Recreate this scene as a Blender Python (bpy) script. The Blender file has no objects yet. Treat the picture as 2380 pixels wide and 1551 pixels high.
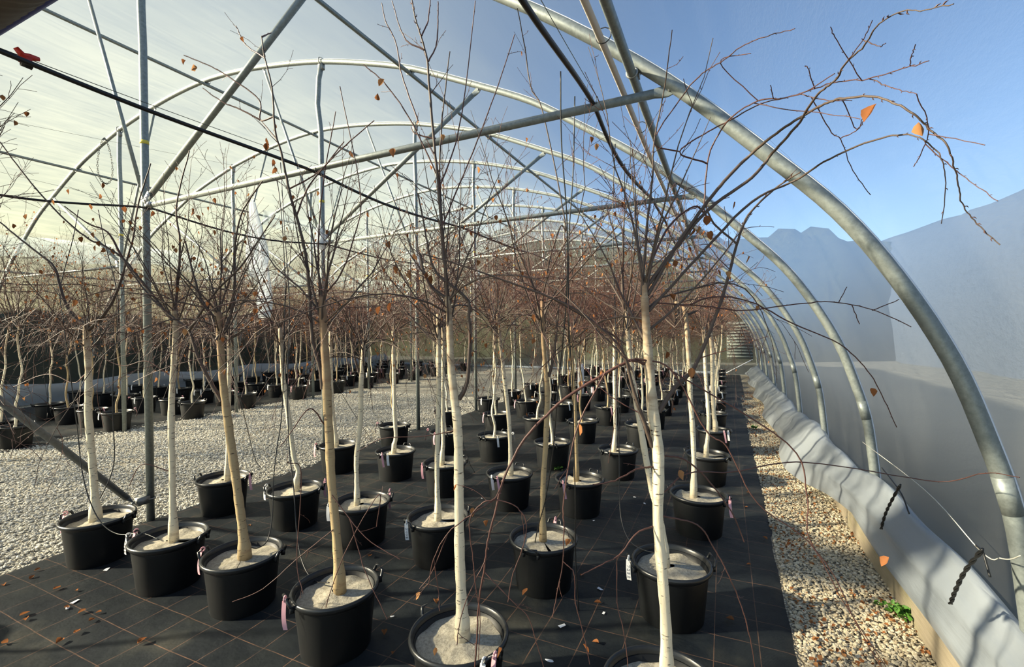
import bpy, math, random
import numpy as np
from mathutils import Matrix, Vector

C = bpy.context.scene.collection
SC = bpy.context.scene

# ------------------------------------------------------------------ camera, sky, sun, exposure
F, YAW, PIT, ROLL, EYE = 1072.26, .4307, -.0101, -.0087, 1.6

def ray(px, py):
    """direction, in the place's own axes, of the line of sight through a point measured on the photograph"""
    u = (px-1190)/F; v = (775.5-py)/F
    c, s = math.cos(ROLL), math.sin(ROLL); u, v = c*u-s*v, s*u+c*v
    cp, sp = math.cos(PIT), math.sin(PIT); up = v*cp+sp; fw = cp-v*sp
    return np.array([u*math.cos(YAW)-fw*math.sin(YAW), u*math.sin(YAW)+fw*math.cos(YAW), up])
def basis(u, v, w):
    c, s = math.cos(ROLL), math.sin(ROLL); u, v = c*u-s*v, s*u+c*v
    cp, sp = math.cos(PIT), math.sin(PIT); up = v*cp+w*sp; fw = w*cp-v*sp
    return (u*math.cos(YAW)-fw*math.sin(YAW), u*math.sin(YAW)+fw*math.cos(YAW), up)
cam = bpy.data.cameras.new('camera'); camo = bpy.data.objects.new('camera', cam); C.objects.link(camo)
cam.sensor_width = 36; cam.lens = 36*F/2380; cam.clip_start = .05; cam.clip_end = 400
r_, u_, f_ = basis(1, 0, 0), basis(0, 1, 0), basis(0, 0, 1)
camo.matrix_world = Matrix(((r_[0], u_[0], -f_[0], 0), (r_[1], u_[1], -f_[1], 0), (r_[2], u_[2], -f_[2], EYE), (0, 0, 0, 1)))
SC.camera = camo

SUN_TRAVEL = Vector((.80, .45, -.44)).normalized()
world = bpy.data.worlds.new('sky'); SC.world = world; world.use_nodes = True
nt = world.node_tree; nt.nodes.clear()
wo = nt.nodes.new('ShaderNodeOutputWorld'); bg = nt.nodes.new('ShaderNodeBackground')
sky = nt.nodes.new('ShaderNodeTexSky'); sky.sky_type = 'NISHITA'; sky.sun_disc = False
sky.sun_elevation = math.radians(26); sky.sun_rotation = math.radians(-148); sky.altitude = 100
sky.air_density = 1.0; sky.dust_density = .1; sky.ozone_density = 2.0
# thin bright haze over the sunward half of the sky, clear blue away from it
tc = nt.nodes.new('ShaderNodeTexCoord')
def wdot(v):
    x = nt.nodes.new('ShaderNodeVectorMath'); x.operation = 'DOT_PRODUCT'; nt.links.new(tc.outputs['Generated'], x.inputs[0]); x.inputs[1].default_value = v; return x.outputs['Value']
def wmap(val, a, b, c=0, d=1):
    x = nt.nodes.new('ShaderNodeMapRange'); x.interpolation_type = 'SMOOTHSTEP'; nt.links.new(val, x.inputs[0])
    for i, q in enumerate((a, b, c, d)): x.inputs[i+1].default_value = q
    return x.outputs[0]
def wmix(f, a, b):
    x = nt.nodes.new('ShaderNodeMix'); x.data_type = 'RGBA'; nt.links.new(f, x.inputs[0])
    for v, i in ((a, 6), (b, 7)):
        if isinstance(v, tuple): x.inputs[i].default_value = (*v, 1)
        else: nt.links.new(v, x.inputs[i])
    return x.outputs[2]
HZ = 1/.165
haze = wmix(wmap(wdot((0, 0, 1)), .05, .5), (.36*HZ, .40*HZ, .22*HZ), (.44*HZ, .50*HZ, .53*HZ))
nt.links.new(wmix(wmap(wdot((-.9, .1, .2)), .22, .85), sky.outputs[0], haze), bg.inputs[0]); nt.links.new(bg.outputs[0], wo.inputs[0])
bg.inputs[1].default_value = .165
sun = bpy.data.lights.new('sun', 'SUN'); suno = bpy.data.objects.new('sun', sun); C.objects.link(suno)
sun.energy = 29.0; sun.angle = math.radians(1.8); sun.color = (1.0, .86, .62)
suno.rotation_euler = SUN_TRAVEL.to_track_quat('-Z', 'Y').to_euler()
SC.view_settings.view_transform = 'Standard'; SC.view_settings.look = 'None'
SC.view_settings.exposure = 0.35; SC.view_settings.gamma = 1; SC.view_settings.use_curve_mapping = False
SC.cycles.max_bounces = 8; SC.cycles.transparent_max_bounces = 12
SC.cycles.diffuse_bounces = 3; SC.cycles.transmission_bounces = 6; SC.cycles.glossy_bounces = 3
SC.cycles.sample_clamp_indirect = 4; SC.cycles.caustics_refractive = True; SC.cycles.caustics_reflective = False

rnd = random.Random(7)

# ------------------------------------------------------------------ materials
class NT:
    def __init__(s, name):
        s.m = bpy.data.materials.new(name); s.m.use_nodes = True; s.t = s.m.node_tree; s.t.nodes.clear()
        s.out = s.n('ShaderNodeOutputMaterial')
    def n(s, typ, **kw):
        x = s.t.nodes.new(typ)
        for k, v in kw.items():
            if k.startswith('i_'):
                key = k[2:]
                key = int(key) if key.isdigit() else key.replace('_', ' ')
                x.inputs[key].default_value = v
            else: setattr(x, k, v)
        return x
    def l(s, a, b): s.t.links.new(a, b)
    def coord(s, scale=(1, 1, 1), kind='Object'):
        tc = s.n('ShaderNodeTexCoord'); mp = s.n('ShaderNodeMapping'); mp.inputs['Scale'].default_value = scale
        s.l(tc.outputs[kind], mp.inputs[0]); return mp.outputs[0]
    def noise(s, co, sc, det=4, rough=.6):
        x = s.n('ShaderNodeTexNoise'); x.inputs['Scale'].default_value = sc; x.inputs['Detail'].default_value = det
        x.inputs['Roughness'].default_value = rough; s.l(co, x.inputs['Vector']); return x.outputs['Fac']
    def ramp(s, fac, stops):
        x = s.n('ShaderNodeValToRGB'); e = x.color_ramp.elements
        while len(e) < len(stops): e.new(.5)
        for el, (p, c) in zip(e, stops): el.position = p; el.color = (*c, 1) if len(c) == 3 else c
        s.l(fac, x.inputs[0]); return x.outputs[0]
    def mix(s, fac, a, b, mode='MIX'):
        x = s.n('ShaderNodeMix', data_type='RGBA', blend_type=mode)
        if isinstance(fac, (int, float)): x.inputs[0].default_value = fac
        else: s.l(fac, x.inputs[0])
        for v, i in ((a, 6), (b, 7)):
            if isinstance(v, tuple): x.inputs[i].default_value = (*v, 1)
            else: s.l(v, x.inputs[i])
        return x.outputs[2]
    def bsdf(s, col, rough=.6, metal=0, spec=.4, bump=None, bd=.01, bs=.5):
        p = s.n('ShaderNodeBsdfPrincipled'); p.inputs['Roughness'].default_value = rough
        p.inputs['Metallic'].default_value = metal; p.inputs['Specular IOR Level'].default_value = spec
        if isinstance(col, tuple): p.inputs['Base Color'].default_value = (*col, 1)
        else: s.l(col, p.inputs['Base Color'])
        if bump is not None:
            b = s.n('ShaderNodeBump'); b.inputs['Distance'].default_value = bd; b.inputs['Strength'].default_value = bs
            s.l(bump, b.inputs['Height']); s.l(b.outputs[0], p.inputs['Normal'])
        s.l(p.outputs[0], s.out.inputs[0]); return p

def m_plain(name, col, rough=.6, metal=0, spec=.4, var=.15, sc=20):
    t = NT(name); n = t.noise(t.coord(), sc)
    c = t.mix(n, tuple(x*(1-var) for x in col), tuple(min(1, x*(1+var)) for x in col))
    t.bsdf(c, rough, metal, spec); return t.m
def m_steel(name, col, metal=.55, rough=.42):
    t = NT(name); co = t.coord()
    n = t.noise(co, 45, 5, .7); n2 = t.noise(co, 5, 3)
    c = t.mix(t.ramp(n, [(.35, (0, 0, 0)), (.65, (1, 1, 1))]), tuple(x*.78 for x in col), tuple(min(1, x*1.15) for x in col))
    c = t.mix(t.ramp(n2, [(.55, (0, 0, 0)), (.75, (1, 1, 1))]), c, tuple(x*.85+.03 for x in col))
    t.bsdf(c, rough, metal, .5, bump=n, bd=.001, bs=.3); return t.m
def m_film():
    t = NT('greenhouse_film'); co = t.coord((.35, 1, 1))
    st = t.noise(t.coord((6, .5, .5)), 3.0, 5, .7)
    cl = t.noise(t.coord(), .8, 3)
    fine = t.noise(t.coord((40, 10, 10)), 4, 3, .7)
    tr = t.n('ShaderNodeBsdfTransparent'); tr.inputs[0].default_value = (.93, .96, .97, 1)
    rf = t.n('ShaderNodeBsdfRefraction'); rf.inputs['IOR'].default_value = 1.28; rf.inputs['Roughness'].default_value = .72
    rf.inputs[0].default_value = (.95, .97, .98, 1)
    tl = t.n('ShaderNodeBsdfTranslucent'); t.l(t.mix(st, (.74, .80, .56), (.92, .95, .76)), tl.inputs[0])
    df = t.n('ShaderNodeBsdfDiffuse'); df.inputs[0].default_value = (.8, .82, .82, 1)
    gl = t.n('ShaderNodeBsdfGlossy'); gl.inputs['Roughness'].default_value = .22; gl.inputs[0].default_value = (.9, .9, .9, 1)
    b = t.n('ShaderNodeBump'); b.inputs['Distance'].default_value = .01; b.inputs['Strength'].default_value = .35
    ad = t.n('ShaderNodeMath', operation='ADD'); t.l(st, ad.inputs[0]); t.l(fine, ad.inputs[1])
    t.l(ad.outputs[0], b.inputs['Height'])
    b2 = t.n('ShaderNodeBump'); b2.inputs['Distance'].default_value = .01; b2.inputs['Strength'].default_value = .12; t.l(ad.outputs[0], b2.inputs['Height'])
    for x in (gl, df): t.l(b.outputs[0], x.inputs['Normal'])
    t.l(b2.outputs[0], rf.inputs['Normal'])
    def mx(a, bb, f):
        m = t.n('ShaderNodeMixShader')
        if isinstance(f, float): m.inputs[0].default_value = f
        else: t.l(f, m.inputs[0])
        t.l(a.outputs[0], m.inputs[1]); t.l(bb.outputs[0], m.inputs[2]); return m
    a = mx(tl, df, .22)
    f = t.n('ShaderNodeMapRange'); fa = t.n('ShaderNodeMath', operation='MULTIPLY_ADD'); t.l(st, fa.inputs[0]); fa.inputs[1].default_value = .45; fb = t.n('ShaderNodeMath', operation='MULTIPLY'); t.l(cl, fb.inputs[0]); fb.inputs[1].default_value = .55; t.l(fb.outputs[0], fa.inputs[2]); t.l(fa.outputs[0], f.inputs[0]); f.inputs[1].default_value = .36; f.inputs[2].default_value = .64
    f.inputs[3].default_value = .05; f.inputs[4].default_value = .115
    clear = mx(tr, rf, .58)
    a = mx(clear, a, .52)
    a.inputs[0].default_value = .5
    t.l(f.outputs[0], a.inputs[0])
    a = mx(a, gl, .04)
    t.l(a.outputs[0], t.out.inputs[0]); return t.m
def m_sheet(name, col, trans):
    t = NT(name)
    tr = t.n('ShaderNodeBsdfTransparent'); tl = t.n('ShaderNodeBsdfTranslucent'); tl.inputs[0].default_value = (*col, 1)
    p = t.n('ShaderNodeBsdfPrincipled'); p.inputs['Base Color'].default_value = (*col, 1); p.inputs['Roughness'].default_value = .28
    n = t.noise(t.coord((3, .35, 3)), 5, 4); b = t.n('ShaderNodeBump'); b.inputs['Distance'].default_value = .02; b.inputs['Strength'].default_value = .5
    t.l(n, b.inputs['Height']); t.l(b.outputs[0], p.inputs['Normal'])
    m1 = t.n('ShaderNodeMixShader'); m1.inputs[0].default_value = .5; t.l(tl.outputs[0], m1.inputs[1]); t.l(p.outputs[0], m1.inputs[2])
    m2 = t.n('ShaderNodeMixShader'); m2.inputs[0].default_value = 1-trans; t.l(tr.outputs[0], m2.inputs[1]); t.l(m1.outputs[0], m2.inputs[2])
    t.l(m2.outputs[0], t.out.inputs[0]); return t.m
def m_bark(name, light, dark, top):
    t = NT(name); co = t.coord()
    ln = t.noise(t.coord((14, 14, 75)), 1.6, 3, .6)
    big = t.noise(t.coord((3, 3, 9)), 3, 3)
    fi = t.noise(t.coord((30, 30, 8)), 6, 4)
    c = t.mix(fi, tuple(x*.86 for x in light), light)
    c = t.mix(t.ramp(big, [(.58, (0, 0, 0)), (.72, (1, 1, 1))]), c, tuple(a*.55+b*.45 for a, b in zip(light, top)))
    c = t.mix(t.ramp(ln, [(.625, (0, 0, 0)), (.665, (1, 1, 1))]), c, dark)
    sep = t.n('ShaderNodeSeparateXYZ'); t.l(co, sep.inputs[0])
    ad = t.n('ShaderNodeMath', operation='MULTIPLY_ADD'); t.l(big, ad.inputs[0]); ad.inputs[1].default_value = .9
    t.l(sep.outputs[2], ad.inputs[2])
    c = t.mix(t.ramp(ad.outputs[0], [(.78, (0, 0, 0)), (1.0, (1, 1, 1))]), c, c)
    mr = t.n('ShaderNodeMapRange'); t.l(ad.outputs[0], mr.inputs[0]); mr.inputs[1].default_value = 1.55; mr.inputs[2].default_value = 2.25
    c = t.mix(mr.outputs[0], c, top)
    t.bsdf(c, .6, 0, .35, bump=fi, bd=.002, bs=.5); return t.m
def m_gravel(name, cols, sc=42):
    t = NT(name); co = t.coord()
    v = t.n('ShaderNodeTexVoronoi'); v.inputs['Scale'].default_value = sc; v.inputs['Randomness'].default_value = .95; t.l(co, v.inputs['Vector'])
    sx = t.n('ShaderNodeSeparateXYZ'); t.l(v.outputs['Color'], sx.inputs[0])
    k = len(cols)
    c = t.ramp(sx.outputs[0], [(i/(k-1), x) for i, x in enumerate(cols)])
    big = t.noise(co, 1.3, 4)
    c = t.mix(t.ramp(v.outputs['Distance'], [(.25, (0, 0, 0)), (.75, (1, 1, 1))]), c, (.13, .12, .095))
    c = t.mix(t.ramp(big, [(.55, (0, 0, 0)), (.8, (1, 1, 1))]), c, (.30, .25, .17))
    inv = t.n('ShaderNodeMath', operation='SUBTRACT'); inv.inputs[0].default_value = 1; t.l(v.outputs['Distance'], inv.inputs[1])
    t.bsdf(c, .85, 0, .25, bump=inv.outputs[0], bd=.02, bs=1.0); return t.m
def m_stone(name, cols):
    t = NT(name); g = t.n('ShaderNodeNewGeometry'); k = len(cols)
    c = t.ramp(g.outputs['Random Per Island'], [(i/(k-1), x) for i, x in enumerate(cols)])
    t.bsdf(c, .8, 0, .3); return t.m
def m_mat():
    t = NT('woven_weed_mat'); co = t.coord(); sep = t.n('ShaderNodeSeparateXYZ'); t.l(co, sep.inputs[0])
    def line(ax, sp, w, ph):
        a = t.n('ShaderNodeMath', operation='MULTIPLY_ADD'); t.l(sep.outputs[ax], a.inputs[0]); a.inputs[1].default_value = 1/sp; a.inputs[2].default_value = 50+ph
        f = t.n('ShaderNodeMath', operation='FRACT'); t.l(a.outputs[0], f.inputs[0])
        g = t.n('ShaderNodeMath', operation='LESS_THAN'); t.l(f.outputs[0], g.inputs[0]); g.inputs[1].default_value = w/sp; return g.outputs[0]
    l1, l2 = line(0, .205, .0045, .26), line(1, .205, .0045, .4)
    mxx = t.n('ShaderNodeMath', operation='MAXIMUM'); t.l(l1, mxx.inputs[0]); t.l(l2, mxx.inputs[1])
    n = t.noise(co, 3.2, 5, .65); fl = t.noise(t.coord((1, .12, 1)), 9, 4)
    c = t.mix(t.ramp(n, [(.35, (0, 0, 0)), (.65, (1, 1, 1))]), (.004, .007, .011), (.015, .019, .021))
    c = t.mix(t.ramp(t.noise(co, 1.6, 4), [(.55, (0, 0, 0)), (.75, (1, 1, 1))]), c, (.045, .044, .036))
    br = t.n('ShaderNodeMath', operation='MULTIPLY'); t.l(mxx.outputs[0], br.inputs[0])
    t.l(t.ramp(t.noise(co, 12, 2), [(.3, (.2, .2, .2)), (.62, (.6, .6, .6))]), br.inputs[1])
    c = t.mix(br.outputs[0], c, (.22, .12, .075))
    wv = t.n('ShaderNodeTexWave'); wv.inputs['Scale'].default_value = 150; t.l(co, wv.inputs['Vector'])
    ad = t.n('ShaderNodeMath', operation='MULTIPLY_ADD'); t.l(wv.outputs['Fac'], ad.inputs[0]); ad.inputs[1].default_value = .03; t.l(n, ad.inputs[2])
    p = t.bsdf(c, .42, 0, .45, bump=ad.outputs[0], bd=.03, bs=.8); p.inputs['Specular IOR Level'].default_value = .25; p.inputs['Roughness'].default_value = .55; return t.m
def m_felt():
    t = NT('mulch_felt'); co = t.coord(); n = t.noise(co, 70, 5, .75); b = t.noise(co, 9, 4)
    c = t.mix(t.ramp(n, [(.3, (0, 0, 0)), (.6, (1, 1, 1))]), (.24, .22, .17), (.48, .44, .35))
    c = t.mix(t.ramp(b, [(.56, (0, 0, 0)), (.78, (1, 1, 1))]), c, (.17, .155, .09))
    t.bsdf(c, .95, 0, .15, bump=n, bd=.006, bs=.8); return t.m
def m_leaf():
    t = NT('dry_leaf'); g = t.n('ShaderNodeNewGeometry')
    c = t.ramp(g.outputs['Random Per Island'], [(0, (.20, .075, .03)), (.5, (.36, .15, .06)), (1, (.46, .25, .11))])
    d = t.n('ShaderNodeBsdfDiffuse'); tl = t.n('ShaderNodeBsdfTranslucent'); t.l(c, d.inputs[0]); t.l(c, tl.inputs[0])
    m = t.n('ShaderNodeMixShader'); m.inputs[0].default_value = .3; t.l(d.outputs[0], m.inputs[1]); t.l(tl.outputs[0], m.inputs[2])
    t.l(m.outputs[0], t.out.inputs[0]); return t.m
def m_foliage(name, a, b, sc=3):
    t = NT(name); n = t.noise(t.coord(), sc, 6, .7)
    t.bsdf(t.mix(t.ramp(n, [(.35, (0, 0, 0)), (.65, (1, 1, 1))]), a, b), .9, 0, .1, bump=n, bd=.3, bs=.8); return t.m
def m_wood():
    t = NT('weathered_timber'); n = t.noise(t.coord((12, .8, 12)), 5, 5, .7); s = t.noise(t.coord(), 2.2, 4)
    c = t.mix(n, (.20, .165, .115), (.40, .345, .25)); c = t.mix(t.ramp(s, [(.5, (0, 0, 0)), (.8, (1, 1, 1))]), c, (.20, .19, .10))
    t.bsdf(c, .85, 0, .2, bump=n, bd=.006, bs=.5); return t.m

M = dict(film=m_film(), steel=m_steel('galvanised_steel', (.24, .27, .26), .4, .48), shadesteel=m_steel('shaded_steel', (.15, .17, .19), .3, .55),
    clamp=m_steel('clamp_steel', (.28, .29, .28), .6, .45), white=m_plain('white_plastic', (.78, .80, .82), .4),
    pvc=m_plain('pvc_pipe', (.66, .60, .54), .45), hose=m_plain('black_hose', (.012, .013, .014), .35), tape=m_plain('yellow_tape', (.75, .60, .08), .5),
    pot=m_plain('black_pot_plastic', (.004, .005, .006), .5, 0, .3, .3, 8), rim=m_plain('black_rim_plastic', (.012, .014, .016), .34, 0, .45, .2, 30),
    soil=m_plain('dark_soil', (.03, .022, .016), .95, sc=60), felt=m_felt(), mat=m_mat(),
    bark=m_bark('white_birch_bark', (.88, .77, .55), (.08, .06, .045), (.30, .20, .12)),
    barktan=m_bark('tan_birch_bark', (.50, .37, .20), (.10, .06, .035), (.27, .16, .09)),
    branch=m_plain('branch_bark', (.085, .060, .047), .6, sc=40), twig=m_plain('red_twig_bark', (.090, .040, .032), .5, 0, .4, .3, 30),
    leaf=m_leaf(), pink=m_plain('pink_tape', (.80, .42, .46), .5), tagw=m_plain('white_tag', (.80, .80, .78), .4), ink=m_plain('black_ink', (.05, .05, .06), .6),
    red=m_plain('red_plastic', (.62, .04, .02), .4), sheet=m_sheet('milky_sheet', (.88, .91, .93), .04), screen=m_sheet('screen_sheet', (.34, .41, .46), .55), skirt=m_sheet('skirt_sheet', (.44, .49, .54), .03),
    wire=m_plain('wire', (.10, .11, .10), .5, .4), cord=m_plain('pale_cord', (.62, .60, .52), .7), wood=m_wood(),
    gravelp=m_gravel('path_gravel', [(.40, .39, .35), (.62, .59, .51), (.50, .48, .42), (.72, .68, .58), (.44, .42, .36), (.64, .59, .46)], 60),
    stone=m_stone('path_stone', [(.36, .35, .32), (.62, .59, .51), (.50, .48, .42), (.74, .70, .60), (.42, .40, .35), (.64, .59, .46)]),
    gravels=m_gravel('strip_gravel', [(.36, .30, .20), (.54, .46, .33), (.44, .38, .27), (.60, .53, .40), (.40, .29, .17)], 62),
    stoner=m_stone('strip_stone', [(.36, .30, .20), (.56, .49, .35), (.46, .40, .28), (.66, .59, .45), (.36, .31, .22), (.54, .44, .28)]),
    hedge=m_foliage('hedge_foliage', (.010, .012, .005), (.034, .038, .016)), olive=m_foliage('olive_foliage', (.075, .08, .02), (.16, .165, .05), 1.2), bush=m_foliage('grey_thicket', (.034, .046, .070), (.042, .054, .078)),
    grass=m_foliage('outer_grass', (.065, .068, .066), (.095, .096, .09), 2), duct=m_plain('duct_fabric', (.10, .085, .07), .8, sc=25),
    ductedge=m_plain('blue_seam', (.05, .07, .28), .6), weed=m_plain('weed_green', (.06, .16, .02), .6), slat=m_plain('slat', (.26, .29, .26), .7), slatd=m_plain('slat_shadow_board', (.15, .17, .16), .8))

# ------------------------------------------------------------------ mesh helpers
class MB:
    def __init__(s): s.v = []; s.q = []; s.t = []; s.n = 0
    def add(s, v, q=None, t=None):
        v = np.asarray(v, float).reshape(-1, 3); s.v.append(v)
        if q is not None and len(q): s.q.append(np.asarray(q, int).reshape(-1, 4)+s.n)
        if t is not None and len(t): s.t.append(np.asarray(t, int).reshape(-1, 3)+s.n)
        s.n += len(v)
    def tube(s, pts, rad, n=6, cap=True):
        P = np.asarray(pts, float); k = len(P)
        R = np.full(k, rad) if np.isscalar(rad) else np.asarray(rad, float)
        T = np.empty_like(P); T[1:-1] = P[2:]-P[:-2]; T[0] = P[1]-P[0]; T[-1] = P[-1]-P[-2]
        T /= np.linalg.norm(T, axis=1)[:, None]+1e-12
        m = np.abs(T).mean(0); a = np.zeros(3); a[int(np.argmin(m))] = 1
        U = np.cross(T, a); U /= np.linalg.norm(U, axis=1)[:, None]+1e-12; V = np.cross(T, U)
        th = np.arange(n)*2*math.pi/n
        ring = (P[:, None, :]+R[:, None, None]*(np.cos(th)[None, :, None]*U[:, None, :]+np.sin(th)[None, :, None]*V[:, None, :])).reshape(-1, 3)
        i = np.arange(k-1)[:, None]*n; j = np.arange(n)[None, :]; j2 = (j+1) % n
        q = np.stack([i+j, i+j2, i+n+j2, i+n+j], -1).reshape(-1, 4)
        t = []
        if cap:
            ring = np.vstack([ring, P[0], P[-1]]); c0, c1 = k*n, k*n+1
            for x in range(n):
                t.append((c0, (x+1) % n, x)); t.append((c1, (k-1)*n+x, (k-1)*n+(x+1) % n))
        s.add(ring, q, t)
    def box(s, c, h, R=None):
        v = np.array([[x, y, z] for z in (-1, 1) for y in (-1, 1) for x in (-1, 1)], float)*np.array(h)
        if R is not None: v = v@np.array(R).T
        s.add(v+np.array(c), [(0, 2, 3, 1), (4, 5, 7, 6), (0, 1, 5, 4), (2, 6, 7, 3), (0, 4, 6, 2), (1, 3, 7, 5)])
    def lathe(s, prof, n=32, c=(0, 0, 0)):
        P = np.array(prof); k = len(P); th = np.arange(n)*2*math.pi/n
        v = np.stack([P[:, 0, None]*np.cos(th), P[:, 0, None]*np.sin(th), np.repeat(P[:, 1, None], n, 1)], -1).reshape(-1, 3)+np.array(c)
        i = np.arange(k-1)[:, None]*n; j = np.arange(n)[None, :]; j2 = (j+1) % n
        s.add(v, np.stack([i+j, i+j2, i+n+j2, i+n+j], -1).reshape(-1, 4))
    def grid(s, G):
        G = np.asarray(G, float); a, b = G.shape[:2]
        i = np.arange(a-1)[:, None]*b; j = np.arange(b-1)[None, :]
        s.add(G.reshape(-1, 3), np.stack([i+j, i+j+1, i+b+j+1, i+b+j], -1).reshape(-1, 4))
    def mesh(s, name, mat, smooth=True):
        me = bpy.data.meshes.new(name)
        V = np.vstack(s.v); Q = np.vstack(s.q) if s.q else np.zeros((0, 4), int); T = np.vstack(s.t) if s.t else np.zeros((0, 3), int)
        me.vertices.add(len(V)); me.vertices.foreach_set('co', V.ravel())
        me.loops.add(Q.size+T.size); me.loops.foreach_set('vertex_index', np.concatenate([Q.ravel(), T.ravel()]).astype(np.int32))
        me.polygons.add(len(Q)+len(T))
        st = np.concatenate([np.arange(len(Q))*4, Q.size+np.arange(len(T))*3]).astype(np.int32)
        me.polygons.foreach_set('loop_start', st)
        me.polygons.foreach_set('loop_total', np.concatenate([np.full(len(Q), 4), np.full(len(T), 3)]).astype(np.int32))
        me.polygons.foreach_set('use_smooth', np.full(len(Q)+len(T), smooth))
        me.update(calc_edges=True); me.validate(); me.materials.append(mat); return me
    def build(s, name, mat, parent=None, smooth=True, loc=None):
        me = s.mesh(name, mat, smooth)
        if loc is not None:
            me.transform(Matrix.Translation(-Vector(loc)))
        return link(name, me, parent, loc)
def link(name, me, parent=None, loc=None):
    o = bpy.data.objects.new(name, me); C.objects.link(o)
    if loc is not None: o.location = loc
    if parent is not None: o.parent = parent
    return o
def empty(name, loc=(0, 0, 0), rz=0):
    o = bpy.data.objects.new(name, None); o.empty_display_size = .1; C.objects.link(o); o.location = loc; o.rotation_euler = (0, 0, rz); return o
def tag(o, label=None, cat=None, group=None, kind=None):
    if label: o['label'] = label
    if cat: o['category'] = cat
    if group: o['group'] = group
    if kind: o['kind'] = kind
    return o
def copy_tree(o, parent=None):
    c = o.copy(); C.objects.link(c)
    if parent is not None: c.parent = parent
    for ch in list(o.children): copy_tree(ch, c)
    return c
ORD = ['front', 'second', 'third', 'fourth', 'fifth', 'sixth', 'seventh', 'eighth', 'ninth', 'tenth', 'eleventh', 'twelfth', 'thirteenth', 'fourteenth', 'fifteenth']
ARCHN = ['nearest', 'second', 'third', 'fourth', 'fifth', 'sixth', 'seventh', 'eighth', 'farthest']

# ------------------------------------------------------------------ the tunnel: profile, film, ground
CX = -6.58; Y0 = 2.244; BAY = 1.874; NARCH = 9
PR = [(0, 5.11), (.72, 5.07), (1.4, 4.98), (2.15, 4.84), (2.85, 4.65), (3.51, 4.43), (4.33, 4.06), (4.92, 3.77), (5.4, 3.45), (5.86, 3.13), (6.34, 2.74), (6.75, 2.33), (7.0, 2.06), (7.19, 1.78), (7.35, 1.47), (7.45, 1.18), (7.52, .92), (7.56, .6), (7.59, .25), (7.6, -.05)]
half = np.array(PR); full = np.vstack([np.column_stack([-half[::-1, 0], half[::-1, 1]]), half[1:]])
def spline(P, n):
    P = np.asarray(P, float); E = np.vstack([2*P[0]-P[1], P, 2*P[-1]-P[-2]]); out = []
    for i in range(len(P)-1):
        p0, p1, p2, p3 = E[i:i+4]
        for t in np.arange(n)/n:
            out.append(.5*((2*p1)+(-p0+p2)*t+(2*p0-5*p1+4*p2-p3)*t*t+(-p0+3*p1-3*p2+p3)*t**3))
    out.append(P[-1]); return np.array(out)
prof = spline(full, 4)                     # (offset from centre, height)
tan = np.gradient(prof, axis=0); tan /= np.linalg.norm(tan, axis=1)[:, None]
nrm = np.column_stack([-tan[:, 1], tan[:, 0]])     # outward
nrm[nrm[:, 1] < -0.2] *= 1
YA = [Y0+BAY*i for i in range(NARCH)]; YEND = YA[-1]+.05
def at_profile(x, off=0):
    """point on the hoop line at distance x from the ridge, moved off metres outward"""
    i = int(np.argmin(np.abs(prof[:, 0]-x)+(prof[:, 1] < 0)*9)); p = prof[i]+nrm[i]*off; return CX+p[0], p[1]

fys = np.array(sorted(set([round(y, 3) for y in np.arange(-3, YEND, .31)]+[YEND])))
def film(name, lo, hi):
    idx = np.where((prof[:, 0] >= lo-1e-6) & (prof[:, 0] <= hi+1e-6))[0]
    G = np.zeros((len(fys), len(idx), 3))
    for a, y in enumerate(fys):
        ph = ((y-Y0)/BAY) % 1; sag = .05*math.sin(math.pi*ph)**2
        for b, i in enumerate(idx):
            off = .036-sag*.5+.006*math.sin(3*prof[i, 0]+2.3*y)*math.sin(math.pi*ph)
            p = prof[i]+nrm[i]*off; G[a, b] = (CX+p[0], y, p[1])
    n0 = np.cross(G[0, 1]-G[0, 0], G[1, 0]-G[0, 0]); c0 = np.array([CX, G[0, 0, 1], 1.])-G[0, 0]
    if float(n0@c0) < 0: G = G[:, ::-1]
    mb = MB(); mb.grid(G); return tag(mb.build(name, M['film']), kind='structure')
film('wall_left', -8, -6.34); film('ceiling', -6.34, 6.34); film('wall_right', 6.34, 8)
# end wall of film, one surface filled from the hoop line down
def endwall(name, y, s):
    mb = MB(); n = 7; up = prof[prof[:, 1] > -.01]; G = np.zeros((n, len(up), 3))
    for a in range(n):
        t = a/(n-1)
        for b, p in enumerate(up): G[a, b] = (CX+p[0], y+s*.04*math.sin(3*p[0]+2*t), max(0, p[1])*(1-t))
    mb.grid(G); return tag(mb.build(name, M['film']), kind='structure')
endwall('wall_back', YEND+.02, 1); endwall('wall_front', -3, -1)

# ground
mb = MB(); mb.grid([[(x, y, 0) for x in np.linspace(-14.3, 1.12, 9)] for y in np.linspace(-3, YEND, 9)]); tag(mb.build('floor', M['gravelp']), kind='structure')
mb = MB(); mb.grid([[(x, y, .004) for x in (.25, .6, .9)] for y in np.linspace(-3, YEND-.3, 20)]); tag(mb.build('floor', M['gravels']), kind='structure')
mb = MB()
xs = np.concatenate([np.linspace(-60, -14.3, 12)]); 
mb.grid([[(x, y, -.06+max(0, (-x-30))*.10) for x in xs] for y in np.linspace(-40, 70, 12)])
mb.grid([[(x, y, -.06) for x in np.linspace(1.12, 40, 8)] for y in np.linspace(-40, 70, 12)])
mb.grid([[(x, y, -.06) for x in np.linspace(-14.3, 1.12, 5)] for y in np.linspace(YEND, 70, 8)])
mb.grid([[(x, y, -.06) for x in np.linspace(-14.3, 1.12, 5)] for y in np.linspace(-40, -3, 4)])
tag(mb.build('outer_ground', M['grass']), kind='structure')

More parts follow.
